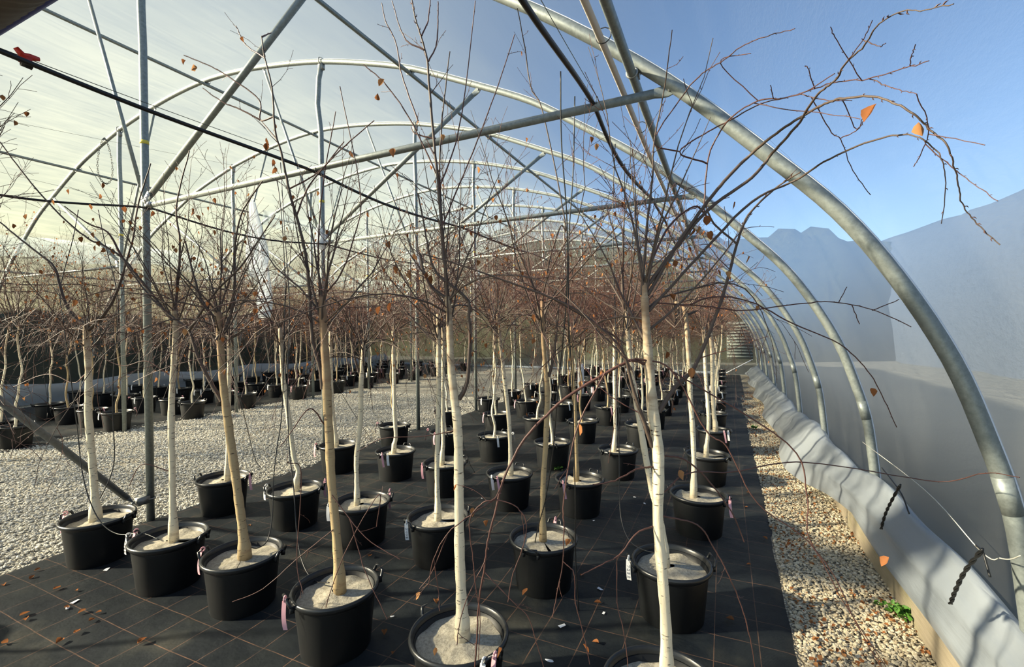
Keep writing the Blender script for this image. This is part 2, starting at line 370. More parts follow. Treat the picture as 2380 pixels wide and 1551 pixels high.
def noise2(x, y, s=1.0):
    return (math.sin(x*1.7*s+1.3*math.sin(y*1.1*s))+math.sin(y*2.3*s+1.7*math.sin(x*.9*s+2))+.5*math.sin(4.1*x*s+3.3*y*s))/2.5
def groundmat(name, xa, xb, ya, yb, label, edge):
    nx = int((xb-xa)/.05); ny = int((yb-ya)/.08); G = np.zeros((ny+1, nx+1, 3))
    for i in range(ny+1):
        y = ya+(yb-ya)*i/ny
        for j in range(nx+1):
            u = j/nx; x0, x1 = xa+edge[0](y), xb+edge[1](y); x = x0+(x1-x0)*u
            z = .008+.014*max(0, noise2(x*1.3+y*.6, y*2.2, 1.3))+.007*max(0, noise2(x, y+.4*x, 5))
            if u < .01 or u > .99: z = .003
            G[i, j] = (x, y, z)
    mb = MB(); mb.grid(G); return tag(mb.build(name, M['mat']), label, 'ground cover')
groundmat('weed_mat', -4.48, .34, -.6, 17.0, 'black woven weed mat with orange grid lines under the right-hand block of birches', (lambda y: .07*math.sin(y*.9)+(.12*(2-y) if y < 2 else 0), lambda y: .012*(y-4) if y > 4 else -.02))
groundmat('weed_mat', -13.6, -9.0, -.6, 17.0, 'black woven weed mat under the birches beyond the gravel path', (lambda y: 0, lambda y: (.45*math.exp(-(y-1.5)*.45) if y > 0 else .9)-.06*max(0, y-6)))

# gravel stones
ico = np.array([(-1, 1.618, 0), (1, 1.618, 0), (-1, -1.618, 0), (1, -1.618, 0), (0, -1, 1.618), (0, 1, 1.618), (0, -1, -1.618), (0, 1, -1.618), (1.618, 0, -1), (1.618, 0, 1), (-1.618, 0, -1), (-1.618, 0, 1)])/1.9
icof = np.array([(0, 11, 5), (0, 5, 1), (0, 1, 7), (0, 7, 10), (0, 10, 11), (1, 5, 9), (5, 11, 4), (11, 10, 2), (10, 7, 6), (7, 1, 8), (3, 9, 4), (3, 4, 2), (3, 2, 6), (3, 6, 8), (3, 8, 9), (4, 9, 5), (2, 4, 11), (6, 2, 10), (8, 6, 7), (9, 8, 1)])
rs = np.random.RandomState(5)
def stones(name, mat, P, size, label, top=1.0):
    n = len(P); S = size*rs.uniform(.55, 1.25, (n, 1))*rs.uniform(.6, 1.3, (n, 3)); S[:, 2] *= .6
    V = ico[None]*(1+rs.uniform(-.18, .18, (n, 12, 1)))*S[:, None, :]
    a = rs.uniform(0, 6.28, n); c, s = np.cos(a), np.sin(a); b = rs.uniform(-.5, .5, n); cb, sb = np.cos(b), np.sin(b)
    x, y, z = V[..., 0], V[..., 1], V[..., 2]; y, z = cb[:, None]*y-sb[:, None]*z, sb[:, None]*y+cb[:, None]*z
    x, y = c[:, None]*x-s[:, None]*y, s[:, None]*x+c[:, None]*y
    V = np.stack([x, y, z], -1)+P[:, None, :]; V[..., 2] += S[:, None, 2]*.35
    T = icof[None]+(np.arange(n)*12)[:, None, None]
    mb = MB(); mb.add(V.reshape(-1, 3), None, T.reshape(-1, 3)); return tag(mb.build(name, mat, smooth=False), label, 'gravel', kind='stuff')
n = 24000; yy = 1.6+10*rs.uniform(0, 1, n)**1.8; xx = rs.uniform(.33, .90, n)
stones('gravel', M['stoner'], np.column_stack([xx, yy, rs.uniform(.002, .012, n)]), .0105, 'tan gravel strip littered with leaves between the weed mat and the timber board')
n = 42000; yy = .9+8.5*rs.uniform(0, 1, n)**1.5; xx = -4.40-.04*yy*0+rs.uniform(-4.9, 0, n)
keep = xx > -9.1; P = np.column_stack([xx, yy, rs.uniform(-.002, .008, n)])[keep]
stones('gravel', M['stone'], P, .0125, 'grey gravel of the wide path between the two blocks of birches')

# leaf shape
def leaf_geo(s, fold=.5, curl=.4, seed=0):
    r = random.Random(seed)
    out = [(0, 0), (.28, .12), (.45, .38), (.30, .66), (0, 1.0), (-.30, .66), (-.45, .38), (-.28, .12)]
    v = []
    for x, y in out: v.append((x*s*(1-fold*.4), y*s, abs(x)*s*fold+math.sin(y*3)*s*curl*.25+r.uniform(-.05, .05)*s))
    v.append((0, .45*s, -.04*s)); return np.array(v), [(8, i, (i+1) % 8) for i in range(8)]
def rotm(a, b, c):
    return np.array(Matrix.Rotation(a, 3, 'Z')@Matrix.Rotation(b, 3, 'X')@Matrix.Rotation(c, 3, 'Y'))
# litter on the tan gravel
mb = MB()
for i in range(2600):
    y = 1.7+11*rnd.random()**1.5; x = rnd.uniform(.34, .90)
    if noise2(x*3, y*2.2, 1) < -.1+rnd.uniform(-.6, .3): continue
    v, t = leaf_geo(rnd.uniform(.012, .03), rnd.uniform(0, .8), rnd.uniform(-1, 1), i); v = v@rotm(rnd.uniform(0, 6.3), rnd.uniform(-.6, .6), rnd.uniform(-.6, .6)).T
    mb.add(v+np.array([x, y, .022]), None, t)
tag(mb.build('leaf_litter', M['leaf']), 'rusty leaf litter scattered over the tan gravel strip', 'leaves', kind='stuff')
# single fallen leaves on the mat, copies of one
LP = [(88, 1332), (133, 1376), (155, 1420), (178, 1381), (192, 1430), (57, 1437), (62, 1448), (212, 1451), (230, 1432), (138, 1500), (180, 1478), (12, 1503), (10, 1368), (75, 1350), (893, 1480), (915, 1528), (1390, 1411), (1385, 1504), (1698, 1450), (1778, 1258), (1738, 1150), (1741, 1320), (1352, 1345), (860, 1300), (330, 1500), (580, 1228), (1735, 1185)]
v, t = leaf_geo(.045, .35, .5, 3); mb = MB(); mb.add(v+np.array([0, -.02, .006]), None, t); lf0 = mb.mesh('fallen_leaf', M['leaf'])
def ground_at(px, py, z=0):
    d = ray(px, py); t = (z-EYE)/d[2]; return d[0]*t, d[1]*t
for i, q in enumerate(LP):
    x, y = ground_at(*q); o = link('fallen_leaf', lf0, None, (x, y, .018)); o.rotation_euler = (rnd.uniform(-.3, .3), rnd.uniform(-.3, .3), rnd.uniform(0, 6.3)); s = rnd.uniform(.6, 1.0); o.scale = (s, s, s)
    tag(o, 'curled brown birch leaf lying loose on the black weed mat', 'leaf', 'brown leaves on the weed mat')
mb = MB(); mb.add([(-.03, -.012, 0), (.03, -.015, .004), (.028, .012, .001), (-.02, .018, .006), (0, 0, .008)], None, [(0, 1, 4), (1, 2, 4), (2, 3, 4), (3, 0, 4)]); sc0 = mb.mesh('film_scrap', M['white'])
for q in [(175, 1405), (157, 1420), (248, 1330), (1395, 1376), (1403, 1432), (1278, 1545), (1475, 1160), (1498, 1175), (1380, 1215), (1307, 1462), (1760, 1198), (1120, 1163), (912, 1440)]:
    x, y = ground_at(*q); o = link('film_scrap', sc0, None, (x, y, .016)); o.rotation_euler = (0, 0, rnd.uniform(0, 6.3)); s = rnd.uniform(.35, .85); o.scale = (s, s, s)
    tag(o, 'small white scrap of plastic film lying on the black weed mat', 'scrap', 'white scraps on the weed mat')

# ------------------------------------------------------------------ frame
def hoop(k, y):
    e = empty('hoop', (CX, y, 0)); up = prof
    mb = MB(); mb.tube([(p[0], 0, p[1]) for p in up], .030, 14); mb.build('tube', M['steel'], e)
    mb = MB(); pts = [(p[0]+q[0]*.024, 0, p[1]+q[1]*.024) for p, q in zip(up, nrm)]; mb.tube(pts, .0125, 6); tag(mb.build('highlight_tape', M['white'], e), 'white tape giving the rim highlight along the outside')  # white tape strip also paints the bright rim highlight of the hoop
    for s in (-1, 1):
        i = int(np.argmin(np.abs(prof[:, 1]-1.02)+(prof[:, 0]*s < 0)*9)); mb = MB(); mb.tube([(prof[i-1][0], 0, prof[i-1][1]), (prof[i+1][0], 0, prof[i+1][1])], .0309, 14); mb.build('joint_sleeve', M['steel'], e)
    return tag(e, f'{ARCHN[k]} galvanised steel hoop from the camera, arching over the whole tunnel', 'hoop', 'galvanised hoops')
def ring(mb, c, axis, R, r, n=16):
    a = Vector(axis).normalized(); u = a.orthogonal().normalized(); w = a.cross(u)
    mb.tube([tuple(Vector(c)+R*(math.cos(t)*u+math.sin(t)*w)) for t in [i*2*math.pi/n for i in range(n+1)]], r, 6, False)
def bar(name, a, b, r, label, cat, group=None, flat=(False, False), mat='steel', bolt=True):
    a, b = Vector(a), Vector(b); L = (b-a).length; d = (b-a)/L; e = empty(name, a)
    mb = MB(); n = 8; P0 = d*(.07 if flat[0] else 0); P1 = d*(L-(.07 if flat[1] else 0)); mb.tube([tuple(P0), tuple(P1)], r, 12); mb.build('tube', M[mat], e)
    w = d.cross(Vector((0, 1, 0)));  w = w.normalized() if w.length > .1 else Vector((1, 0, 0)); tnk = w.cross(d).normalized()
    for f, p, s in ((flat[0], P0, -1), (flat[1], P1, 1)):
        if not f: continue
        mb = MB(); h = []
        for k_, (ww, th) in enumerate(((r, r), (r*1.35, r*.35), (r*1.4, r*.16), (r*.9, r*.16))):
            c = p+d*s*(0, .035, .06, .09)[k_]; h.append([tuple(c+w*ww*math.cos(t)+tnk*th*math.sin(t)) for t in [j*2*math.pi/10 for j in range(11)]])
        mb.grid(h); mb.build('flattened_end', M[mat], e)
        if bolt:
            mb = MB(); c = p+d*s*.068; mb.tube([tuple(c-tnk*.014), tuple(c+tnk*.014)], .009, 6); mb.build('bolt', M['clamp'], e)
    return tag(e, label, cat, group)

XR, XL = -4.40, -8.76
zR = lambda x: float(np.interp(x-CX, prof[8:-8, 0], prof[8:-8, 1]))
for k, y in enumerate(YA):
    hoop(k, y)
    N = ARCHN[k]
    for X, side in ((XR, 'right'), (XL, 'left')):
        if k == 0 and side == 'left': pass
        e = empty('support_post', (X, y, 0)); mb = MB(); top = zR(X)-.05
        bend = .05 if k == 1 and side == 'right' else .015
        mb.tube([(0, 0, 0), (0, 0, 2.5), (0, 0, top-.8), (-bend, 0, top-.45), (-bend*.5, 0, top-.15), (bend*.4, 0, top)], .030, 14); mb.build('tube', M['shadesteel'] if False else M['steel'], e)
        mb = MB(); ring(mb, (bend*.4, 0, top+.05), (1, 0, 0), .045, .007); mb.box((bend*.4, 0, top-.02), (.036, .02, .035)); mb.build('strap_clamp', M['clamp'], e)
        mb = MB(); mb.tube([(0, 0, 3.17-.03*k), (0, 0, 3.20-.03*k)], .0315, 14); tag(mb.build('yellow_tape', M['tape'], e), 'band of yellow tape')
        tag(e, f'upright round steel post under the {N} hoop on the {side} side of the gravel path', 'post', f'{side} row of posts')
    # tie bars
    bar('tie_bar', (XR+.04, y, 2.655), (CX+6.36, y, 2.69), .021, f'horizontal tie bar from right-hand post to the right leg of the {N} hoop', 'bar', 'right tie bars', (True, True))
    bar('tie_bar', (XL-.04, y, 2.655), (CX-6.36, y, 2.69), .021, f'horizontal tie bar from left-hand post to the left leg of the {N} hoop', 'bar', 'left tie bars', (True, True))
    # long braces and thin braces
    bx, bz = CX+4.34, zR(CX+4.34)-.04
    bar('diagonal_brace', (XR+.03, y-.0, 2.71), (bx, y, bz), .024, f'thick diagonal brace from right-hand post out to the {N} hoop', 'brace', 'right thick braces', (True, True))
    bar('diagonal_brace', (XR-.03, y, 2.75), (CX+1.2, y, zR(CX+1.2)-.04), .015, f'thin diagonal brace from right-hand post up towards the crown of the {N} hoop', 'brace', 'right thin braces', (True, True))
    bar('diagonal_brace', (XL-.03, y, 2.71), (CX-4.34, y, bz), .024, f'thick diagonal brace from left-hand post out to the {N} hoop', 'brace', 'left thick braces', (True, True))
    bar('diagonal_brace', (XL+.03, y, 2.75), (CX-1.2, y, zR(CX-1.2)-.04), .015, f'thin diagonal brace from left-hand post up towards the crown of the {N} hoop', 'brace', 'left thin braces', (True, True))
    # gusset plates at the post heads of the braces
    for X, s, side in ((XR, 1, 'right'), (XL, -1, 'left')):
        e = empty('perforated_bracket', (X+s*.045, y-.02, 2.66)); mb = MB(); R = np.array(Matrix.Rotation(-s*.75, 3, 'Y'))
        mb.box((s*.03, -.012, .05), (.05, .003, .022), R); mb.box((s*.03, .0, .0), (.035, .01, .015)); mb.build('plate', M['white'], e)
        mb = MB()
        for q in (-1, 0, 1): c = np.array((s*.03, -.016, .05))+R@np.array((q*.03, 0, 0)); mb.tube([tuple(c), tuple(c+np.array((0, -.004, 0)))], .004, 8)
        mb.build('bolt', M['clamp'], e)
        tag(e, f'white perforated bracket joining bar and brace to the {side} post under the {N} hoop', 'bracket', f'{side} white brackets')
# purlins with their clamps
for x, nm in ((0, 'central ridge purlin running the length of the tunnel roof'), (3.51, 'long purlin under the roof just right of the ridge'), (-3.56, 'long purlin under the roof just left of the ridge'), (6.26, 'long steel purlin low on the right side carrying the pale water pipe'), (-6.26, 'long steel purlin low on the left side')):
    X, Z = at_profile(x, -.052); e = empty('purlin', (X, -2.8, Z)); mb = MB(); L = YEND+2.7
    mb.tube([(0, t, .004*math.sin(t)) for t in np.linspace(0, L, 30)], .021, 10); mb.build('tube', M['steel'], e)
    for y in YA:
        mb = MB(); ox = 0; i = int(np.argmin(np.abs(prof[:, 0]-x))); nn = nrm[i]
        c = (nn[0]*.052, y+2.8, nn[1]*.052); ring(mb, (c[0], c[1]+.03, c[2]), (tan[i][0], .0, tan[i][1]), .036, .006); mb.box((nn[0]*.02, y+2.8+.03, nn[1]*.02), (.014, .02, .02)); ring(mb, (0, y+2.8-.02, 0), (0, 1, 0), .024, .006)
        mb.build('clamp', M['clamp'], e)
    tag(e, nm, 'purlin')
X, Z = at_profile(6.26, -.10)
e = empty('water_pipe', (X-.03, -2.5, Z-.0)); mb = MB(); mb.tube([(.004*math.sin(t*1.7), t, .006*math.sin(t*2.1)) for t in np.linspace(0, 18, 60)], .014, 10); mb.build('pipe', M['pvc'], e)
for t in np.arange(.6, 18, .94):
    mb = MB(); ring(mb, (.012, t, .016), (0, 1, 0), .032, .0022, 12); mb.build('cable_tie', M['hose'], e)
tag(e, 'pale plastic water pipe tied under the purlin on the right side', 'pipe')
# brace down to the foot of the nearest right post
bar('foot_brace', (XR, 2.12, .20), (XR, .30, 2.50), .024, 'dark sloping brace pipe meeting the foot of the nearest right-hand post', 'brace', None, (True, False), 'shadesteel')  # darker copy of the steel, the shade on this brace put into its colour
e = empty('foot_bracket', (XR, Y0-.06, .2)); mb = MB(); mb.box((0, 0, 0), (.03, .045, .03)); ring(mb, (0, .06, 0), (0, 0, 1), .036, .006); mb.build('plate', M['clamp'], e); tag(e, 'steel clamp holding the sloping brace to the nearest post foot', 'clamp')

# ------------------------------------------------------------------ hoses, wires, chain, cords
def P_at_x(px, py, X):
    d = ray(px, py); t = X/d[0]; return np.array([X, d[1]*t, EYE+d[2]*t])
def P_at_y(px, py, Y):
    d = ray(px, py); t = Y/d[1]; return np.array([d[0]*t, Y, EYE+d[2]*t])
FWD = np.array(basis(0, 0, 1))
def P_depth(px, py, D):
    d = ray(px, py); return d*(D/float(d@FWD))+np.array([0, 0, EYE])
def hose(X, ys, zbar, sag, r, label, name='irrigation_hose', nx=0.02, seed=0):
    R_ = random.Random(seed); pts = []
    for y in np.arange(ys[0], ys[1], .12):
        ph = ((y-Y0)/BAY); f = ph-math.floor(ph); g = 1+.6*math.sin(math.floor(ph)*2.1+seed)
        pts.append((X+nx*math.sin(y*1.3+seed)+.01*math.sin(y*4.1), y, zbar-sag*g*math.sin(math.pi*f)**1.2))
    e = empty(name, pts[0]); mb = MB(); mb.tube(np.array(pts)-np.array(pts[0]), r, 8); mb.build('tube', M['hose'], e)
    for y in YA:
        if ys[0] < y < ys[1]:
            mb = MB(); ring(mb, np.array((X, y, zbar+.008))-np.array(pts[0]), (1, 0, 0), .026, .0025, 12); mb.build('wire_tie', M['wire'], e)
    return tag(e, label, 'hose')
hose(-2.43, (-.6, 16.8), 2.645, .03, .0105, 'thick black hose crossing the middle of the nearest right-hand tie bar', seed=1)
hose(-.56, (-.2, 16.8), 2.70, .06, .0115, 'thick black hose looping near the right end of the tie bars', seed=2)
hose(-4.34, (-.6, 16.8), 2.635, .08, .0085, 'black hose sagging between the right-hand posts', seed=3)
hose(-9.8, (.5, 16.8), 2.42, .14, .009, 'black hose sagging over the birches beyond the path', seed=4)
hose(-11.2, (.5, 16.8), 2.36, .16, .009, 'black hose sagging near the left wall', seed=5)
def wire(a, b, label, r=.0016):
    a, b = np.array(a), np.array(b); e = MB(); n = 12
    e.tube([(b-a)*i/n+np.array([0, 0, -.03*math.sin(math.pi*i/n)]) for i in range(n+1)], r, 4); o = e.build('support_wire', M['wire']); o.location = a
    return tag(o, label, 'wire')
wire((-2.44, -.6, 2.68), (-2.44, Y0, 2.70), 'thin wire running just above the middle black hose')
wire((-2.44, Y0, 2.70), (-2.44, Y0+BAY*2, 2.69), 'thin wire continuing over the middle hose past the nearest tie bar')
wire((-.55, -.4, 2.74), (-.56, Y0, 2.73), 'thin taut wire beside the thick hose at the top right')
w0 = P_at_x(0, 275, -7.2); w1 = P_at_x(243, 322, -7.2); w2 = w1+(w1-w0)*6
wire(w0-(w1-w0), w2, 'thin wire carrying the hanging chain loop')
a = P_at_x(0, 400, -7.6); b = P_at_x(330, 475, -7.6); wire(a, a+(b-a)*5, 'thin lower wire left of the nearest posts')
# chain loop
def link_mesh(L=.017, w=.009, r=.0022):
    mb = MB(); pts = []
    for i in range(17):
        t = i*2*math.pi/16; pts.append((w/2*math.cos(t)*1.1, 0, L/2*math.sin(t)))
    mb.tube(pts, r, 5, False); return mb
e = empty('chain', w1)
base = link_mesh(.030, .017, .0032); loop = []
for i in range(44):
    t = i/44*2*math.pi; x = .075*math.sin(t)*(1-.35*math.cos(t)); z = -.29+.285*math.cos(t); loop.append((0, x, z))
loop = np.array(loop); mb = MB()
for i in range(44):
    p = loop[i]; d = loop[(i+1) % 44]-loop[i-1]; R = np.array(Vector(d).to_track_quat('Z', 'Y').to_matrix()@Matrix.Rotation((i % 2)*math.pi/2, 3, 'Z'))
    vv = np.vstack(base.v)@R.T+p; mb.add(vv, np.vstack(base.q))
mb.build('links', M['wire'], e); mb = MB(); ring(mb, (0, 0, .0), (1, 0, 0), .012, .003); mb.build('hook', M['clamp'], e)
tag(e, 'loop of steel chain hanging from a thin wire left of the nearest post', 'chain')
# red clip on the middle hose
p = P_at_x(62, 142, -2.43); e = empty('hose_clip', p); mb = MB()
mb.tube([(0, -.03, .035), (0, -.012, .016), (0, .01, .02), (0, .036, .026)], [.009, .013, .013, .008], 8); mb.box((0, -.004, .004), (.012, .016, .014)); tag(mb.build('clip', M['red'], e), 'red plastic clip')
mb = MB(); mb.tube([(0, -.015, -.012), (0, .015, -.014)], .014, 8); mb.build('valve', M['hose'], e); tag(e, 'bright red clip on the black hose at the top left', 'clip')
# skirt ties and cord on the right
def px_path(pts, X):
    return [P_at_x(a, b, X) for a, b in pts]
for (pa, pb, lab) in ((((2048, 1230), (2058, 1195), (2072, 1165), (2093, 1127)), ((2050, 1088), (2074, 1118), (2096, 1150), (2113, 1195)), 'twisted black tie on the film skirt, the farther of two'), (((2209, 1404), (2222, 1370), (2245, 1325), (2284, 1277)), ((2269, 1268), (2283, 1282), (2292, 1310), (2301, 1342)), 'twisted black tie on the film skirt, the nearer of two')):
    A = np.array(px_path(pa, .78)); B = np.array(px_path(pb, .84)); e = empty('cable_tie', A[0])
    S = spline(A-A[0], 8); mb = MB()
    for ph in (0, math.pi): mb.tube([s+np.array([.004*math.cos(i*1.1+ph), .004*math.sin(i*1.1+ph), 0]) for i, s in enumerate(S)], .0042, 5)
    mb.build('twisted_strand', M['hose'], e); mb = MB(); mb.tube(spline(B-A[0], 6), .004, 5); mb.build('loose_end', M['hose'], e)
    tag(e, lab, 'tie')
A = np.array(px_path([(2005, 1028), (2150, 1140), (2280, 1282), (2325, 1298), (2350, 1300), (2372, 1292)], .90)); mb = MB(); mb.tube(spline(A-A[0], 6), .0022, 5); o = mb.build('cord', M['cord']); o.location = A[0]; tag(o, 'pale cord stretched beside the right-hand hoop legs above the skirt', 'cord')

# fabric duct crossing over at the top left
e = empty('air_duct', (-6.2, .66, 2.95)); R0 = .22; ys, zs, = 0, 0
mb = MB(); P = []; Rr = []
for i in range(235):
    x = i*.02; P.append((x, 0, 0)); Rr.append(R0*(.1 if i in (0, 234) else 1)+.008*abs(math.sin(i*1.0)))
mb.tube(P, Rr, 40); duct_p = mb.build('fabric_sleeve', M['duct'], e)
mb = MB(); mb.tube([(x, R0*.83, -R0*.56) for x in np.linspace(0, 4.68, 20)], .017, 6); tag(mb.build('seam', M['ductedge'], e), 'blue seam along the sleeve')
tag(e, 'dark ribbed fabric air duct crossing the top left corner', 'duct'); duct_e = e

# ------------------------------------------------------------------ timber board, skirt, screens, end wall things
def boardthing(y0, y1, lab):
    e = empty('timber_board', (.915, y0, 0)); n = 20
    G = []; 
    mb = MB(); h = .205
    for s in np.linspace(0, y1-y0-.01, 24): G.append([(x+.006*math.sin(s*2), s, z) for x, z in ((-.02, -.01), (-.02, h), (.02, h), (.02, -.01))])
    mb.grid(G); a = np.array(G[0]); mb.add(a, [(0, 1, 2, 3)]); mb.add(np.array(G[-1]), [(3, 2, 1, 0)])
    mb.build('plank', M['wood'], e, smooth=False)
    for s in (.05, y1-y0-.06):
        mb = MB()
        for z in (.05, .15): mb.tube([(-.026, s, z), (-.018, s, z)], .006, 8)
        mb.build('nail', M['clamp'], e)
    return tag(e, lab, 'board')
for i, (a, b) in enumerate(((-1.2, 4.45), (4.45, 10.1), (10.1, 15.6))):
    boardthing(a, b, ('nearest', 'middle', 'farthest')[i]+' weathered timber base board along the tan gravel strip')
G = []
for y in np.arange(.6, 16.8, .09):
    lowx = .865 if y < 4.2 else .865-.22*min(1, (y-4.2)/1.6)*(1+.25*math.sin(y*2.3)); lowz = .19 if y < 4.2 else .19-.13*min(1, (y-4.2)/1.2)
    lowz += .018*math.sin(y*3.1); topz = .56-.025*(y-2)+.035*math.sin(y*2.2)+.02*math.sin(y*5.3); topz = max(.36, topz)
    row = []
    for j in range(13):
        t = j/12; x = lowx+(.955-lowx)*t-.045*math.sin(math.pi*t)+.012*math.sin(y*.9+t*13)*math.sin(math.pi*t)+.006*math.sin(y*5-t*6)*math.sin(math.pi*t)
        row.append((x, y, lowz+(topz-lowz)*t+.008*math.sin(t*11+y*.8)))
    row += [(1.0, y, topz-.03), (1.03, y, topz-.20)]
    G.append(row)
mb = MB(); mb.grid(G); tag(mb.build('film_skirt', M['skirt']), 'slack grey-white film skirt folded over the timber boards at the foot of the right wall', 'film skirt')
# rolled screen band and hanging sheets on the left
def band(name, pts, h, label, y_to=None, fold=.03, cat='film'):
    pts = np.array(pts); S = spline(pts, 10); G = []
    for i, s in enumerate(S):
        row = []
        for j in range(9):
            t = j/8; row.append(s+np.array([fold*math.sin(t*7+i*.5)+.03*math.sin(i*.23), 0, -h*t*(1+.12*math.sin(i*.37))]))
        G.append(row)
    mb = MB(); mb.grid(G); o = mb.build(name, M['screen']); return tag(o, label, cat)
# the screen hangs along the tunnel in front of the left hoop legs
BX = -12.05
pts = []
for i, (px, py) in enumerate([(-300, 500), (0, 545), (150, 557), (360, 578), (440, 590), (540, 618), (700, 634), (850, 648), (950, 655), (1080, 672)]):
    pts.append(P_at_x(px, py, BX))
pts = [p for p in pts if p[1] < 16.5]
if pts[-1][1] < 15: pts.append(np.array([BX, 16.6, pts[-1][2]]))
band('roller_screen', pts, .42, 'long translucent roller screen strip hanging along the left side of the tunnel', fold=.02)
a = [P_at_x(x, y, -8.62) for x, y in [(610, 488), (680, 505), (745, 520), (830, 545), (900, 560), (970, 590)]]
band('film_strip', a, .30, 'milky film strip slung behind the second right-hand post', fold=.03)
def hanging(name, top, bot, wtop, wbot, label, Y):
    a = P_at_y(*top, Y); b = P_at_y(*bot, Y); n = 26; G = []
    for i in range(n+1):
        t = i/n; c = a+(b-a)*t; w = wtop+(wbot-wtop)*min(1, t*1.6) if t < .75 else wbot*(1-.5*(t-.75)/.25)
        G.append([c+np.array([w*(s-.5), .05*math.sin(s*19+t*3)*(.3+t)+.02*math.sin(s*41), -.03*math.sin(s*9)]) for s in np.linspace(0, 1, 29)])
    mb = MB(); mb.grid(G); o = mb.build(name, M['sheet']); return tag(o, label, 'film')
hanging('hanging_sheet', (586, 468), (600, 640), .16, .52, 'milky film sheet bunched and hanging beside the third left-hand post', YA[2]-.25)
hanging('hanging_sheet', (612, 600), (615, 735), .22, .30, 'lower tail of milky film hanging under the bunched sheet', YA[2]-.30)
hanging('hanging_sheet', (1112, 632), (1113, 672), .06, .09, 'small twist of white film hanging near the middle of the tunnel', YA[4])
hanging('hanging_sheet', (968, 590), (970, 625), .10, .12, 'crumpled white film wrapped on the third right-hand post', YA[2]-.06)
hanging('hanging_sheet', (742, 528), (742, 575), .10, .10, 'crumpled white film wrapped on the second right-hand post', YA[1]-.06)
# louvre at the far right of the end wall, batten and bottom roll
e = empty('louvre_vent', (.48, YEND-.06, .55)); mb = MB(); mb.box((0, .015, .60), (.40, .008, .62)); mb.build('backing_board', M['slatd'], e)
for i in range(12):
    mb = MB(); mb.box((0, -.02, .05+i*.1), (.39, .006, .035), np.array(Matrix.Rotation(.5, 3, 'X'))); mb.build('slat', M['slat'], e)
tag(e, 'slatted louvre vent in the far right corner of the end wall', 'vent')
bar('white_batten', (.02, YEND-.12, .02), (.86, YEND-.12, .52), .014, 'white batten sloping up to the far right corner', 'batten', None, (False, False), 'white')
e = MB(); pts = [(x, YEND-.15+.03*math.sin(x*3), .05) for x in np.linspace(-13.6, -.2, 60)]; e.tube(pts, [.05+.012*math.sin(i*1.3) for i in range(60)], 8); tag(e.build('film_roll', M['skirt']), 'roll of pale film along the foot of the end wall', 'film roll')
G = []
for y in np.arange(-1, 16.8, .2):
    G.append([(-13.95+.14*math.sin(t*3.1)+.03*math.sin(y*3+t*5), y, .02+(.46+.05*math.sin(y*2))*t) for t in np.linspace(0, 1, 8)])
mb = MB(); mb.grid(G); tag(mb.build('film_skirt', M['skirt']), 'slack grey film skirt at the foot of the left wall behind the pots', 'film skirt')

# ------------------------------------------------------------------ outside: hedges and thickets seen through the film
def hedge(name, pts, w, hs, mat, label, cat='hedge', seed=0):
    r = np.random.RandomState(seed); pts = np.array(pts, float); S = spline(pts, 12); G = []; jj = .012 if cat == 'treeline' else .025
    for i, s in enumerate(S):
        h = float(np.interp(i/12, range(len(hs)), hs)) if isinstance(hs, tuple) else hs
        d = S[min(i+1, len(S)-1)]-S[max(i-1, 0)]; d /= np.linalg.norm(d); nn = np.array([-d[1], d[0]])
        hh = h*(1+(.02 if cat == 'treeline' else .05)*math.sin(i*.5+seed)+(.0 if cat == 'treeline' else .03)*math.sin(i*1.9)+r.uniform(-jj*.4, jj*.4)); row = []
        for j in range(15):
            t = j/14*math.pi; row.append((s[0]+nn[0]*w*math.cos(t)*(1+r.uniform(-.12, .12)), s[1]+nn[1]*w*math.cos(t)*(1+r.uniform(-.12, .12)), -.06+hh*math.sin(t)**.6*(1+r.uniform(-jj, jj)) if 0 < j < 14 else -.06))
        G.append(row)
    mb = MB(); mb.grid(G); return tag(mb.build(name, mat), label, cat)
hedge('hedge', [(-18.2, -6), (-18.0, 1.0), (-18.3, 8), (-18, 14), (-18.3, 19)], 1.2, (4.1, 4.2, 4.9, 5.8, 6.4), M['hedge'], 'dark green hedge dimly seen through the left wall of film', seed=1)
hedge('hedge', [(-26, 26), (-18, 25.5), (-10, 26), (-3, 25), (3, 27), (9, 31)], 2.0, (7.5, 8.2, 8.0, 6.5, 6.2, 6.0), M['hedge'], 'dark hedge dimly seen through the far end wall', seed=2)
hedge('treeline', [(15, -14), (14, -4), (12.5, 8), (10.5, 22), (7.5, 38), (4, 50), (-6, 60)], 2.5, 6.6, M['bush'], 'grey leafless treeline dimly seen through the right wall', 'treeline', 3)
# weeds
def weedclump(x, y, s, label):
    mb = MB(); r = random.Random(int(x*100))
    for i in range(60):
        v, t = leaf_geo(s*r.uniform(.25, .5), .4, .6, i); a = r.uniform(0, 6.3); v = v@rotm(a, r.uniform(.2, 1.3), 0).T
        mb.add(v+np.array([r.gauss(0, s*.35), r.gauss(0, s*.35), .03+r.random()*s*.4]), None, t)
    o = mb.build('weed', M['weed']); o.location = (x, y, 0); return tag(o, label, 'weed')
for q, s, lab in (((2123, 1452), .09, 'bright green weed growing at the foot of the timber board'), ((1295, 1098), .06, 'small green weed between two pots on the mat'), ((1752, 1000), .06, 'small green weed at the far edge of the tan gravel')):
    x, y = ground_at(*q); weedclump(min(x, .85), y, s, lab)

